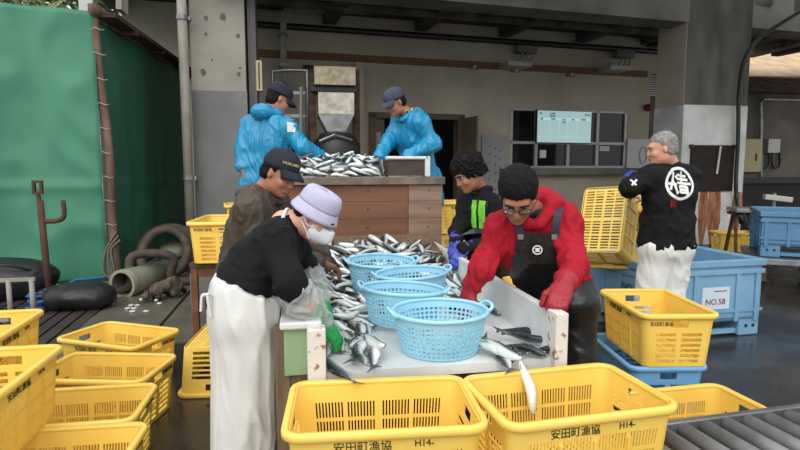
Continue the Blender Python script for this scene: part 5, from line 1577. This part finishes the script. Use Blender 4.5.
m_skin = mat('tanned_skin', (172, 118, 90), .5, rgb2=(160, 106, 80), scale=8)
m_skin2 = mat('light_skin', (212, 160, 132), .5, rgb2=(204, 146, 120), scale=8)
m_hair = mat('black_hair', (12, 11, 11), .75, rgb2=(24, 21, 20), scale=60, bump=.6)
m_ghair = mat('grey_hair', (146, 142, 136), .6, rgb2=(108, 104, 100), scale=50, bump=.5)
m_lip = mat('lip', (150, 88, 78), .5)
m_rain = mat('blue_raincoat', (30, 142, 184), .32, rgb2=(22, 128, 172), scale=4, bump=.5, bscale=16)
m_navy = mat('navy_cap', (44, 47, 58), .8, rgb2=(38, 40, 50), scale=20)
m_gcap = mat('slate_cap', (74, 80, 94), .8, rgb2=(64, 70, 84), scale=20)
m_glv_b = mat('dark_blue_glove', (44, 54, 100), .5)
m_glv_p = mat('blue_rubber_glove', (58, 74, 168), .38)
m_boot = mat('boot', (30, 32, 34), .4)
m_blk = mat('black_cloth', (20, 20, 22), .85, rgb2=(26, 26, 28), scale=8, bump=.5, bscale=20)
m_shiny = mat('black_oilskin', (22, 23, 25), .28, bump=.5, bscale=20)
m_red = mat('red_jacket', (172, 28, 44), .75, rgb2=(154, 20, 36), scale=5, bump=.6, bscale=22)
m_brown = mat('brown_jacket', (74, 62, 50), .6, rgb2=(58, 48, 39), scale=5, bump=.6, bscale=22)
m_whitec = mat('white_cloth', (226, 226, 222), .75, rgb2=(216, 216, 212), scale=4, bump=.5, bscale=16)
m_apron = mat('white_apron', (212, 212, 207), .5, rgb2=(202, 202, 197), scale=3, bump=.4, bscale=10)
m_mask = mat('mask', (226, 230, 236), .8)
V3 = Vector

# --- left blue raincoat
J = dict(head=at(279, 99, 4.95), neck=at(269, 116, 4.94), shL=at(251, 126, 5.04), shR=at(286, 128, 4.84), elL=at(243, 149, 5.0), elR=at(303, 147, 4.78), wrL=at(243, 168, 4.93), wrR=at(320, 157, 4.9), pel=at(262, 186, 4.98), face=V3((.6, .8, 0)), hf=V3((.86, .25, -.38)), hdL=V3((0, 0, -1)), hnL=V3((-1, -.3, 0)), curlL=.5, hdR=V3((.9, .2, -.3)))
stance(J, .42)
t, body, fr, c = person('person in a blue raincoat and black cap seen from behind, left of the upper tray', J, m_skin)
hair(t, c, fr, m_hair, grow=.002, low=-.075); cap(t, c, fr, m_navy, tilt=.12); brows(t, c, fr, m_hair); lips(t, c, fr, m_lip)
def ex(F, J=J):
    p = J['pel']; q = (J['shL'] + J['shR']) / 2
    for e in (-1, 1): F.cone(p + V3((e * .06, 0, .05)), p + V3((e * .07, 0, -.14)), .118, .13, .04)
jk = jacket(t, J, m_rain, .016, hem=J['pel'].z - .14, amp=.015, sc=11, seed=2., sleeve=(.070, .064, .055), extra=ex, wend=.02, stretch=(1, 1, .3))
hood(t, J, m_rain, V3((-.75, -.65, 0)), r=.105, up=.035)
decal('sleeve_patch', jk, t, [[(-.03 + .015 * i, -.04 + .02 * j), (-.015 + .015 * i, -.04 + .02 * j), (-.015 + .015 * i, -.02 + .02 * j), (-.03 + .015 * i, -.02 + .02 * j)] for i in range(4) for j in range(4)], at(291, 127, 4.74), RT, UP, m_whitec, t, .006, 1.)
trousers(t, J, m_rain, .035, top=J['pel'].z, name='rain_trousers'); boots(t, J, m_boot); glove(t, J, 'R', m_glv_b)

# --- right blue raincoat
J = dict(head=at(395, 102, 5.3), neck=at(409, 115, 5.36), shL=at(420, 123, 5.2), shR=at(400, 121, 5.52), elL=at(433, 144, 5.16), elR=at(388, 143, 5.40), wrL=at(405, 158, 5.05), wrR=at(378, 158, 5.12), pel=at(421, 182, 5.48), face=V3((-.9, -.4, 0)), hf=V3((-.82, -.32, -.48)), hdL=V3((-.85, -.2, -.35)), hdR=V3((-.6, -.4, -.6)))
stance(J, .42)
t, body, fr, c = person('person in a blue raincoat and slate cap bending over the right of the upper tray', J, m_skin)
hair(t, c, fr, m_hair, grow=.002, low=-.07); cap(t, c, fr, m_gcap, tilt=.05, brim=.08); brows(t, c, fr, m_hair); lips(t, c, fr, m_lip)
def ex(F, J=J):
    p = J['pel']; q = (J['shL'] + J['shR']) / 2
    for e in (-1, 1): F.cone(p + V3((e * .07, 0, .05)), p + V3((e * .085, 0, -.2)), .13, .14, .04)
jacket(t, J, m_rain, .026, hem=J['pel'].z - .22, amp=.015, sc=11, seed=5., sleeve=(.072, .066, .055), extra=ex, wend=.02, stretch=(1, 1, .3))
hood(t, J, m_rain, V3((.8, .45, 0)), r=.095, up=.02, seed=9.)
b = BM(); nk = J['neck'] - t.location; tube(b, [nk + V3((.075 * math.cos(a * PI / 8), .075 * math.sin(a * PI / 8), .035 + .01 * math.sin(a))) for a in range(16)], .022, 8, closed=True); obj('scarf', b, mat('patterned_scarf', (190, 170, 90), .8, rgb2=(40, 38, 34), scale=60, lo=.45, hi=.55), t, smooth=True)
trousers(t, J, m_rain, .035, top=J['pel'].z, name='rain_trousers'); boots(t, J, m_boot); glove(t, J, 'L', m_glv_b); glove(t, J, 'R', m_glv_b)

# --- brown jacket, navy cap
J = dict(head=at(280, 173, 3.06), neck=at(262, 193, 3.12), shL=at(274, 205, 3.30), shR=at(251, 208, 2.98), elL=at(292, 240, 3.36), elR=at(259, 250, 2.92), wrL=at(322, 252, 3.40), wrR=at(319, 262, 3.04), pel=at(246, 272, 3.16), face=V3((.96, -.15, 0)), hf=V3((.70, -.50, -.44)), hup=V3((.05, .1, 1)), hdR=V3((.85, .2, -.35)), hdL=V3((.7, .1, -.6)))
stance(J, 0, back=(-.02, 0))
t, body, fr, c = person('person in a brown jacket and navy cap looking down behind the masked woman', J, m_skin, hk=.95)
hair(t, c, fr, m_hair, grow=.002, low=-.06); o1, Pt = cap(t, c, fr, m_navy, tilt=-.05, brim=.07, hk=.94); brows(t, c, fr, m_hair); lips(t, c, fr, m_lip)
me = text_mesh('HOKUREN', .021, .0004); ct = Pt(.104, -.005, .046); f_, s_, u_ = fr
ctm = link('lettering', me, mat('gold_lettering', (214, 190, 130), .5), o1, smooth=False); bpy.context.view_layer.update()
for v in me.vertices:      # wrap the letters round the crown
    a = v.co.x / .095 - .55; p = Pt(.1085 * math.cos(a) * (1 - max(0, v.co.y) * 3), -.0 + .0915 * math.sin(a), .046 + .012 * math.cos(a) + v.co.y) ; v.co = p + (f_ * math.cos(a) + s_ * math.sin(a)) * (v.co.z + .002)
jacket(t, J, m_brown, .022, hem=J['pel'].z - .10, amp=.014, sc=12, seed=7., sleeve=(.068, .060, .046), wend=.0, stretch=(1, 1, .4))
hood(t, J, m_brown, V3((-.8, .1, 0)), r=.075, up=.0, seed=12.)
trousers(t, J, mat('blue_work_trousers', (52, 78, 138), .7), .02, name='trousers'); boots(t, J, m_boot)
glove(t, J, 'R', mat('reddish_glove', (120, 74, 58), .6)); glove(t, J, 'L', mat('dark_glove', (60, 46, 42), .6))

# --- masked woman in a white apron
J = dict(head=at(315, 214, 2.48), neck=at(284, 223, 2.50), shL=at(291, 233, 2.64), shR=at(274, 241, 2.34), waist=at(258, 264, 2.44), elL=at(306, 272, 2.72), elR=at(291, 284, 2.22), wrL=at(322, 298, 2.62), wrR=at(322, 322, 2.30), pel=at(243, 297, 2.42), face=V3((.98, -.1, 0)), hf=V3((.74, -.28, -.60)), hdR=V3((.55, .12, -.72)), hnR=V3((.6, -.5, .6)), hdL=V3((.3, -.1, -.8)), hnL=V3((.6, .3, .6)), curlR=.35)
stance(J, 0, gap=.085)
t, body, fr, c = person('person in a lilac bucket hat and face mask with a black shirt and white apron', J, m_skin2, h=.0065, hk=.94)
hair(t, c, fr, m_hair, grow=-.013, amp=.002, low=-.065, front=.02); brows(t, c, fr, m_hair)
m_hat = mat('lilac_hat', (186, 184, 206), .85, rgb2=(176, 174, 197), scale=12)
f, s, u = fr; tl = -.12; f2 = f * math.cos(tl) - u * math.sin(tl); u2 = u * math.cos(tl) + f * math.sin(tl)
R3 = Matrix((f2, s, u2)).transposed().to_4x4()
M = Matrix.Translation(c + u * .022 - f * .006 - t.location) @ R3
b = BM(); lathe(b, [(.096, .018), (.096, .03), (.092, .058), (.084, .080), (.074, .089), (.05, .094), (.005, .096)], 36, M, sy=.88); o1 = obj('bucket_hat', b, m_hat, t, smooth=True); o1.modifiers.new('thick', 'SOLIDIFY').thickness = .003
b = BM(); lathe(b, [(.095, .022), (.102, .008), (.112, -.014), (.116, -.026)], 36, M, sy=.90); o2 = obj('brim', b, m_hat, o1, smooth=True); o2.modifiers.new('thick', 'SOLIDIFY').thickness = .003
b = BM()
lathe(b, [(.0975, .020), (.0985, .023), (.0975, .026)], 36, M, sy=.88); obj('seam', b, mat('hat_seam', (150, 148, 172), .9), o1)
ax = np.array([list(f), list(s), list(u)]); P = lambda a, b_, d: np.array(c + f * a + s * b_ + u * d)
F = Field(np.array(c) - .17, np.array(c) + .17, .0055)
F.ell(P(.030, 0, -.045), (.084, .064, .068), ax, 0); F.cone(P(.098, 0, -.025), P(.106, 0, -.055), .021, .023, .035)
F.boxx(P(-.06, 0, -.04), (.09, .2, .2), ax, op='sub'); F.plane(P(.09, 0, -.012), u); F.plane(P(.06, 0, -.102), -u)
solid('face_mask', F, m_mask, t)
for g in (-1, 1):
    for dz in (-.02, -.085):
        b = BM(); tube(b, curve_pts([c + f * .055 + s * g * .062 + u * dz - t.location, c + f * .02 + s * g * .078 + u * (-.03 + dz * .3) - t.location, c - f * .012 + s * g * .083 + u * (-.012 + dz * .3) - t.location], 5), .0025, 5); obj('mask_loop', b, m_mask, t)
jacket(t, J, m_blk, .012, hem=J['pel'].z - .05, amp=.009, sc=9, seed=3., sleeve=(.064, .058, .058), name='shirt', wend=.19, h=.008, kk=.035)
nk = J['neck']; sd = (J['shL'] - J['shR']).normalized(); axn = (c - nk).normalized()
fw = nv(sd.cross(axn)); fw = -fw if fw.dot(J['face']) < 0 else fw
b = BM(); tube(b, [nk + axn * (.002 - .03 * math.cos(a * PI / 12)) + fw * (.016 + .070 * math.cos(a * PI / 12)) + sd * .080 * math.sin(a * PI / 12) - t.location for a in range(24)], .008, 6, closed=True); obj('collar_trim', b, m_whitec, t, smooth=True)
# apron: skirt around the legs, bib at the waist, tied behind
lo, hi = bounds({k: J[k] for k in ('pel', 'knL', 'knR', 'anL', 'anR', 'waist')}, .30); lo[2] = .06; F = Field(lo, hi, .010)
p = J['pel']
for e in (-1, 1):
    F.cone(p + V3((0, e * .075, .045)), p + V3((.01, e * .075, -.06)), .122, .130, .05); F.cone(p + V3((.01, e * .075, -.06)), V3((p.x - .01, p.y + e * .08, .12)), .130, .134, .05)
    F.cone(J['waist'] + V3((.045, e * .07, .0)), p + V3((.03, e * .07, .02)), .105, .120, .04)
up_ = nv(J['waist'] - p); F.plane(p + up_ * .045, up_); F.plane((0, 0, .10), (0, 0, -1))
solid('apron', F, m_apron, t, amp=.012, sc=7, seed=8., stretch=(1, 1, .22))
b = BM(); q = p + V3((-.095, -.165, .045)) - t.location
for dx, dz in ((-.035, -.05), (.0, -.075), (-.02, .012)): tube(b, curve_pts([q, q + V3((dx * .5 - .02, -.02, .012)), q + V3((dx - .01, -.03, dz))], 5), .005, 6)
obj('apron_tie', b, m_apron, t)
m_plas = mat('clear_plastic_sleeve', (206, 208, 210), .25, alpha=.45, bump=.6, bscale=18)
for S in 'LR':
    el, wr = J['el' + S], J['wr' + S]; F = Field(np.array((el + wr) / 2) - .3, np.array((el + wr) / 2) + .3, .008)
    a = el.lerp(wr, .18); F.cone(a, el.lerp(wr, .3), .060, .066, .02); F.cone(el.lerp(wr, .3), el.lerp(wr, .5), .066, .066, .03); F.cone(el.lerp(wr, .5), wr, .064, .046, .03)
    solid('plastic_sleeve', F, m_plas, t, amp=.016, sc=14, seed=6.)
m_gg = mat('green_rubber_glove', (28, 150, 70), .35)
for S in 'LR': glove(t, J, S, m_gg, cuffr=.04)
trousers(t, J, m_blk, -.012); boots(t, J, mat('white_boot', (206, 206, 202), .5))

# --- man in black with lime chest panels
J = dict(head=at(468, 172, 3.86), neck=at(480, 193, 3.94), shL=at(494, 207, 3.78), shR=at(468, 203, 4.08), elL=at(494, 243, 3.70), elR=at(458, 232, 3.98), wrL=at(463, 249, 3.60), wrR=at(455, 241, 3.72), pel=at(491, 254, 4.02), face=V3((-.88, -.46, 0)), hf=V3((-.82, -.22, -.52)), hdL=V3((-.5, -.25, -.75)), hnL=V3((-.3, -.8, .5)), hdR=V3((-.25, -.35, -.8)), hnR=V3((-.7, -.4, .3)))
stance(J, 0)
t, body, fr, c = person('person with tousled black hair in a black jacket with lime green chest panels', J, m_skin, hk=1.08)
hair(t, c, fr, m_hair, grow=.020, amp=.014, low=-.05, front=.036, sc=30, seed=3., hk=1.08, wide=.060); brows(t, c, fr, m_hair, 1.08); lips(t, c, fr, m_lip, 1.08)
jk = jacket(t, J, m_blk, .02, hem=J['pel'].z - .12, amp=.011, sc=9, seed=11., sleeve=(.066, .058, .046), stretch=(1, 1, .7))
nk = J['neck']; b = BM(); tube(b, [nk + V3((.072 * math.cos(a * PI / 9), .072 * math.sin(a * PI / 9), .03)) - t.location for a in range(18)], .026, 8, closed=True); obj('collar', b, m_blk, t, smooth=True)
m_lime = mat('lime_panel', (132, 214, 74), .7, rgb2=(120, 200, 64), scale=10)
dirn = V3((-.72, -.69, 0)); rg = V3((.69, -.72, 0)); cc = at(470, 216, 3.70)
P1 = []
for x0, x1 in ((-.085, -.028), (-.008, .060)):
    for i in range(4):
        for j in range(8):
            xa, xb = x0 + (x1 - x0) * i / 4, x0 + (x1 - x0) * (i + 1) / 4; ya, yb = -.10 + .2 * j / 8, -.10 + .2 * (j + 1) / 8
            P1.append([(xa, ya), (xb, ya), (xb, yb), (xa, yb)])
decal('chest_panel', jk, t, P1, cc, rg, (0, 0, 1), m_lime, t, .004)
P2 = []
for i in range(8):
    for j in range(8): xa, ya = -.12 + .03 * i, -.36 + .032 * j; P2.append([(xa, ya), (xa + .03, ya), (xa + .03, ya + .032), (xa, ya + .032)])
decal('bib', jk, t, P2, cc, rg, (0, 0, 1), mat('grey_bib', (84, 86, 90), .5), t, .010)
P3 = stroke((-.10, .10), (-.10, -.12), .014) + stroke((.075, .10), (.07, -.12), .014) + stroke((-.018, .11), (-.018, -.10), .012)
decal('strap', jk, t, P3, cc, rg, (0, 0, 1), m_shiny, t, .008)
trousers(t, J, m_shiny, .02); boots(t, J, m_boot); glove(t, J, 'L', m_glv_p, cuff=.09, cuffr=.05, g=.005); glove(t, J, 'R', m_glv_p, cuff=.09, cuffr=.05, g=.005)

# --- man in red with glasses
J = dict(head=at(518, 194, 2.50), neck=at(534, 212, 2.62), shL=at(563, 222, 2.58), shR=at(503, 228, 2.68), waist=at(545, 262, 2.72), elL=at(575, 266, 2.42), elR=at(482, 268, 2.66), wrL=V3((1.115, 2.235, .868)), wrR=at(469, 292, 2.70), pel=at(558, 298, 2.80), face=V3((-.42, -.9, 0)), hf=V3((-.30, -.66, -.68)), hdL=V3((-.48, -.72, -.32)), hnL=V3((.05, -.35, .9)), hdR=V3((-.3, -.15, -.9)), curlL=1.0)
stance(J, 0)
t, body, fr, c = person('person in a red hooded jacket, glasses and black bib reaching into the trough', J, m_skin, h=.006, hk=1.06)
hair(t, c, fr, m_hair, grow=.010, amp=.004, low=-.075, front=.046, sc=45, hk=1.06, wide=.062); brows(t, c, fr, m_hair, 1.06); lips(t, c, fr, m_lip, 1.06)
f, s, u = fr; m_gl = mat('glasses_frame', (20, 18, 18), .3); gk = 1.06
gp = lambda a, b_, d: c + (f * a + s * b_ + u * d) * gk - t.location
b = BM()
for g in (-1, 1):
    tube(b, [gp(.106 - .010 * abs(.55 + .45 * math.cos(k * PI / 8)), g * .034 + .025 * math.cos(k * PI / 8), -.006 + .017 * math.sin(k * PI / 8)) for k in range(16)], .0024, 5, closed=True)
    tube(b, [gp(.098, g * .058, 0), gp(.05, g * .080, .0), gp(-.01, g * .086, -.004)], .0024, 5)
tube(b, [gp(.105, -.010, .0), gp(.110, 0, .003), gp(.105, .010, .0)], .0024, 5); gl = obj('glasses', b, m_gl, t)
m_lens = mat('lens', (240, 244, 250), .05, trans=.9, alpha=.35)
for g in (-1, 1):
    b = BM(); lathe(b, [(.025, -.0008), (.025, .0008)], 16, Matrix.Translation(gp(.101, g * .034, -.006)) @ Matrix((s, u, f)).transposed().to_4x4(), sy=.68, cap0=True, cap1=True); obj('lens', b, m_lens, gl)
def cutn(F, J=J, fr=fr, c=c):
    nk = V3(J['neck']); f = nv(J['face'] + V3((0, 0, -.2)))
    F.cone(nk + f * .04 + V3((0, 0, .03)), nk + f * .16 + V3((0, 0, -.12)), .05, .012, 0, 'sub')
jk = jacket(t, J, m_red, .024, hem=.80, amp=.014, sc=12, seed=1.5, sleeve=(.068, .060, .048), wend=.05, cutf=cutn, stretch=(1, 1, .45))
hood(t, J, m_red, V3((.35, .75, 0)), r=.095, up=.07, wide=.16, seed=2.)
b = BM(); P = [J['neck'] + V3((.075 * math.cos(a), .070 * math.sin(a), -.0)) - t.location for a in [k * PI / 9 for k in range(18)]]; tube(b, P, .022, 8, closed=True); obj('inner_collar', b, m_navy, t, smooth=True)
fd = nv((-.50, -.86, -.10)); rg = nv(V3((0, 0, 1)).cross(-fd) * -1); rg = V3((-fd.y, fd.x, 0)).normalized(); uu = nv(fd.cross(rg)) * -1
if uu.z < 0: uu = -uu
if rg.cross(uu).dot(fd) < 0: rg = -rg
cc = at(535, 262, 2.45); P2 = []
NX, NY = 16, 16
for i in range(NX):
    for j in range(NY):
        y0_, y1_ = -.30 + .42 * j / NY, -.30 + .42 * (j + 1) / NY
        wd = lambda y: .105 + .035 * min(1, max(0, (.02 - y) / .10)) - (.03 * max(0, (y - .06) / .06))
        P2.append([(wd(y0_) * (-1 + 2 * i / NX), y0_), (wd(y0_) * (-1 + 2 * (i + 1) / NX), y0_), (wd(y1_) * (-1 + 2 * (i + 1) / NX), y1_), (wd(y1_) * (-1 + 2 * i / NX), y1_)])
lo, hi = bounds({k: J[k] for k in ('neck', 'shL', 'shR', 'pel')}, .25); F = Field(lo, hi, .010); torso(F, J, .040); tmp = solid('tmp', F, m_red, t)
bib = decal('bib', tmp, t, P2, cc, rg, uu, m_shiny, t, .008)
bib.modifiers.new('thick', 'SOLIDIFY').thickness = .004
m_strap = mat('navy_strap', (30, 34, 56), .6)
for e in (-1, 1): decal('strap', tmp, t, stroke((e * .078, .10), (e * .100, .30), .036, 10), cc, rg, uu, m_strap, t, .007)
for e in (-1, 1): decal('buckle', tmp, t, [[(e * .078 + a * .013, .102 + b_ * .013) for a, b_ in ((-1, -1), (1, -1), (1, 1), (-1, 1))]], cc, rg, uu, m_steel, t, .014)
m_em = mat('emblem_white', (222, 222, 218), .6)
em = ringp(.018, .024) + ringp(.0, .010) + stroke((-.014, .008), (.014, .008), .004) + stroke((-.012, -.008), (.012, -.008), .004)
decal('emblem', tmp, t, [[(x + .0, y + .035) for x, y in q] for q in em], cc, rg, uu, m_em, bib, .015)
bpy.data.objects.remove(tmp)
trousers(t, J, m_shiny, .035, top=1.0, name='oilskin_trousers'); boots(t, J, m_boot)
F = Field((1.08, 2.2, .2), (1.75, 3.2, 1.05), .01); p = J['pel']
for e in (-1, 1): F.cone(p + V3((e * .06 + .01, -.02, .06)), V3((p.x + .01 + e * .06, p.y - .02, .40)), .10, .11, .05)
F.plane((0, 0, .38), (0, 0, -1)); F.plane((0, 0, .92), (0, 0, 1)); solid('oilskin_apron', F, m_shiny, t, amp=.010, sc=9, seed=4., stretch=(1, 1, .5))
m_rg = mat('red_glove', (150, 22, 40), .5)
glove(t, J, 'L', m_rg, g=.007, cuff=.07, cuffr=.055); glove(t, J, 'R', m_rg, g=.006, cuff=.07, cuffr=.05)

# --- old man with the crate
J = dict(head=at(662, 148, 3.55), neck=at(671, 166, 3.58), shL=at(652, 177, 3.54), shR=at(688, 177, 3.60), elL=at(630, 188, 3.54), elR=at(668, 205, 3.90), wrL=at(637, 177, 3.80), wrR=at(648, 200, 3.98), pel=at(666, 245, 3.60), face=V3((-.09, 1, 0)), hf=V3((-.92, .38, -.18)), hdL=V3((-.1, .9, .2)), hnL=V3((-.5, -.1, .8)))
stance(J, 0, gap=.09)
t, body, fr, c = person('grey haired person in a black shirt with a round white emblem and white trousers', J, m_skin2, hk=.93)
hair(t, c, fr, m_ghair, grow=.004, amp=.003, low=-.06, front=.05, sc=60, hk=.93); brows(t, c, fr, m_ghair, .93); lips(t, c, fr, m_lip, .93)
def ex(F, J=J):
    p = J['pel']
    for e in (-1, 1): F.cone(p + V3((e * .06, 0, .16)), p + V3((e * .065, 0, 0)), .126, .134, .05)
sh = jacket(t, J, m_blk, .016, hem=J['pel'].z - .02, amp=.010, sc=8, seed=13., sleeve=(.070, .060, .042), name='shirt', extra=ex)
n_ = nv((-.08, -1, .05)); rg = nv(V3((1, -.08, 0))); uu = nv(n_.cross(rg))
cc = at(681, 183.5, 3.45); k = .098
S_ = []
for a, b_ in (((-.97, .02), (-.30, -.06)), ((-.42, .82), (-.80, -.42)), ((-.62, .40), (-.30, -.72)), ((-.30, .55), (-.12, .30)), ((-.38, -.72), (-.18, -.55)),
              ((-.18, .62), (.62, .50)), ((-.14, .34), (.74, .24)), ((-.22, .06), (.90, -.04)), ((.22, .86), (.24, .04)),
              ((.00, -.16), (-.02, -.66)), ((.0, -.18), (.60, -.22)), ((.60, -.22), (.58, -.82)), ((.02, -.42), (.58, -.44)), ((.0, -.62), (.56, -.64))): S_ += stroke((a[0] * k, a[1] * k), (b_[0] * k, b_[1] * k), .017, 5)
decal('emblem', sh, t, ringp(.096, .116) + S_, cc, rg, uu, m_em, t, .004)
S_ = []
for a, b_ in (((-.8, .8), (-.8, -.8)), ((-.2, .9), (-.2, -.9)), ((-.9, .3), (-.1, .3)), ((-.9, -.3), (-.1, -.3)), ((.2, .8), (.9, .8)), ((.5, .9), (.4, -.9)), ((.2, .1), (.9, .1)), ((.2, -.6), (.9, -.6))): S_ += stroke((a[0] * .026 - .055, a[1] * .034 - .135), (b_[0] * .026 - .055, b_[1] * .034 - .135), .007, 2)
decal('red_seal', sh, t, S_, cc, rg, uu, mat('seal_red', (150, 30, 36), .7), t, .004)
decal('sleeve_mark', sh, t, stroke((-.02, -.02), (.02, .02), .012, 3) + stroke((-.02, .02), (.01, -.02), .012, 3), at(636, 182, 3.45), RT, UP, m_em, t, .004)
trousers(t, J, m_whitec, .030, amp=.013, flare=.02, top=J['pel'].z + .03, sc=6); boots(t, J, mat('white_boot', (206, 206, 202), .5), top=.2); glove(t, J, 'L', m_glv_p)
# the crate he tips against the bin: bottom towards the camera
N_ = nv(RT * .60 - UP * .36 + FW * .70); L_ = RT * .24 + UP * .93 + FW * .30; L_ = nv(L_ - N_ * L_.dot(N_)); W_ = N_.cross(L_)
base = at(602, 219, 4.12)
Mr = Matrix((L_, W_, N_)).transposed()
crate(base, 0, 'yellow crate tipped on the rim of the blue bin by the grey haired man', tilt=Mr.to_euler())

# ------------------------------------------------------------------ cat eating scraps
o = atz(158, 300, .03); m_cat = mat('tabby_fur', (98, 86, 74), .9, rgb2=(58, 50, 44), scale=9, stretch=(3, 1, 1), detail=3, lo=.42, hi=.58, bump=.4, bscale=90)
t = thing('cat', 'grey brown tabby cat crouching to eat scraps beside the olive pipe', 'cat', (o.x, o.y, .03))
F = Field((o.x - .35, o.y - .35, .0), (o.x + .45, o.y + .5, .45), .006); d = nv((.72, .69, 0)); s = V3((-d.y, d.x, 0)); Pc = lambda a, b_, z: o + d * a + s * b_ + V3((0, 0, z))
F.cone(Pc(0, 0, .115), Pc(.18, 0, .14), .062, .078, .05); F.cone(Pc(-.02, 0, .125), Pc(-.10, .0, .075), .045, .036, .04)
hc = Pc(-.125, .0, .062); F.ell(hc, (.05, .045, .040), [list(d), list(s), [0, 0, 1]], .02); F.ell(hc - d * .043 - V3((0, 0, .015)), (.022, .024, .018), [list(d), list(s), [0, 0, 1]], .015)
for e in (-1, 1):
    F.cone(hc + s * e * .028 + V3((0, 0, .03)) + d * .008, hc + s * e * .036 + V3((0, 0, .062)) + d * .01, .016, .004, .008)
    F.cone(Pc(.0, e * .045, .09), Pc(-.01, e * .05, .045), .026, .019, .02); F.cone(Pc(-.01, e * .05, .045), Pc(-.025, e * .05, .012), .018, .014, .01); F.cone(Pc(-.025, e * .05, .014), Pc(-.05, e * .05, .012), .014, .012, .01)
    F.cone(Pc(.19, e * .05, .11), Pc(.13, e * .075, .06), .058, .034, .03); F.cone(Pc(.13, e * .075, .06), Pc(.215, e * .075, .035), .03, .018, .02); F.cone(Pc(.215, e * .075, .03), Pc(.15, e * .075, .012), .018, .014, .01)
tl = curve_pts([Pc(.25, 0, .10), Pc(.32, .03, .04), Pc(.36, .10, .022), Pc(.33, .18, .02)], 4)
for a, b_ in zip(tl, tl[1:]): F.cone(a, b_, .018, .017, .015)
F.plane((0, 0, .031), (0, 0, -1))
solid('body', F, m_cat, t, amp=.002, sc=40)
b = BM(); bmesh.ops.create_uvsphere(b, u_segments=12, v_segments=8, radius=1, matrix=Matrix.Translation(hc - d * .050 - V3((0, 0, .02)) - t.location) @ Matrix.Diagonal((.020, .025, .016, 1))); obj('muzzle', b, mat('white_fur', (216, 210, 202), .9), t, smooth=True)
for e in (-1, 1):
    b = BM(); bmesh.ops.create_uvsphere(b, u_segments=10, v_segments=7, radius=1, matrix=Matrix.Translation(Pc(-.05, e * .05, .014) - t.location) @ Matrix.Diagonal((.02, .018, .014, 1))); obj('paw', b, mat('white_paw', (206, 200, 192), .9), t, smooth=True)
    b = BM(); bmesh.ops.create_uvsphere(b, u_segments=8, v_segments=6, radius=.007, matrix=Matrix.Translation(hc - d * .040 + s * e * .022 + V3((0, 0, .006)) - t.location)); obj('eye', b, m_eye, t)
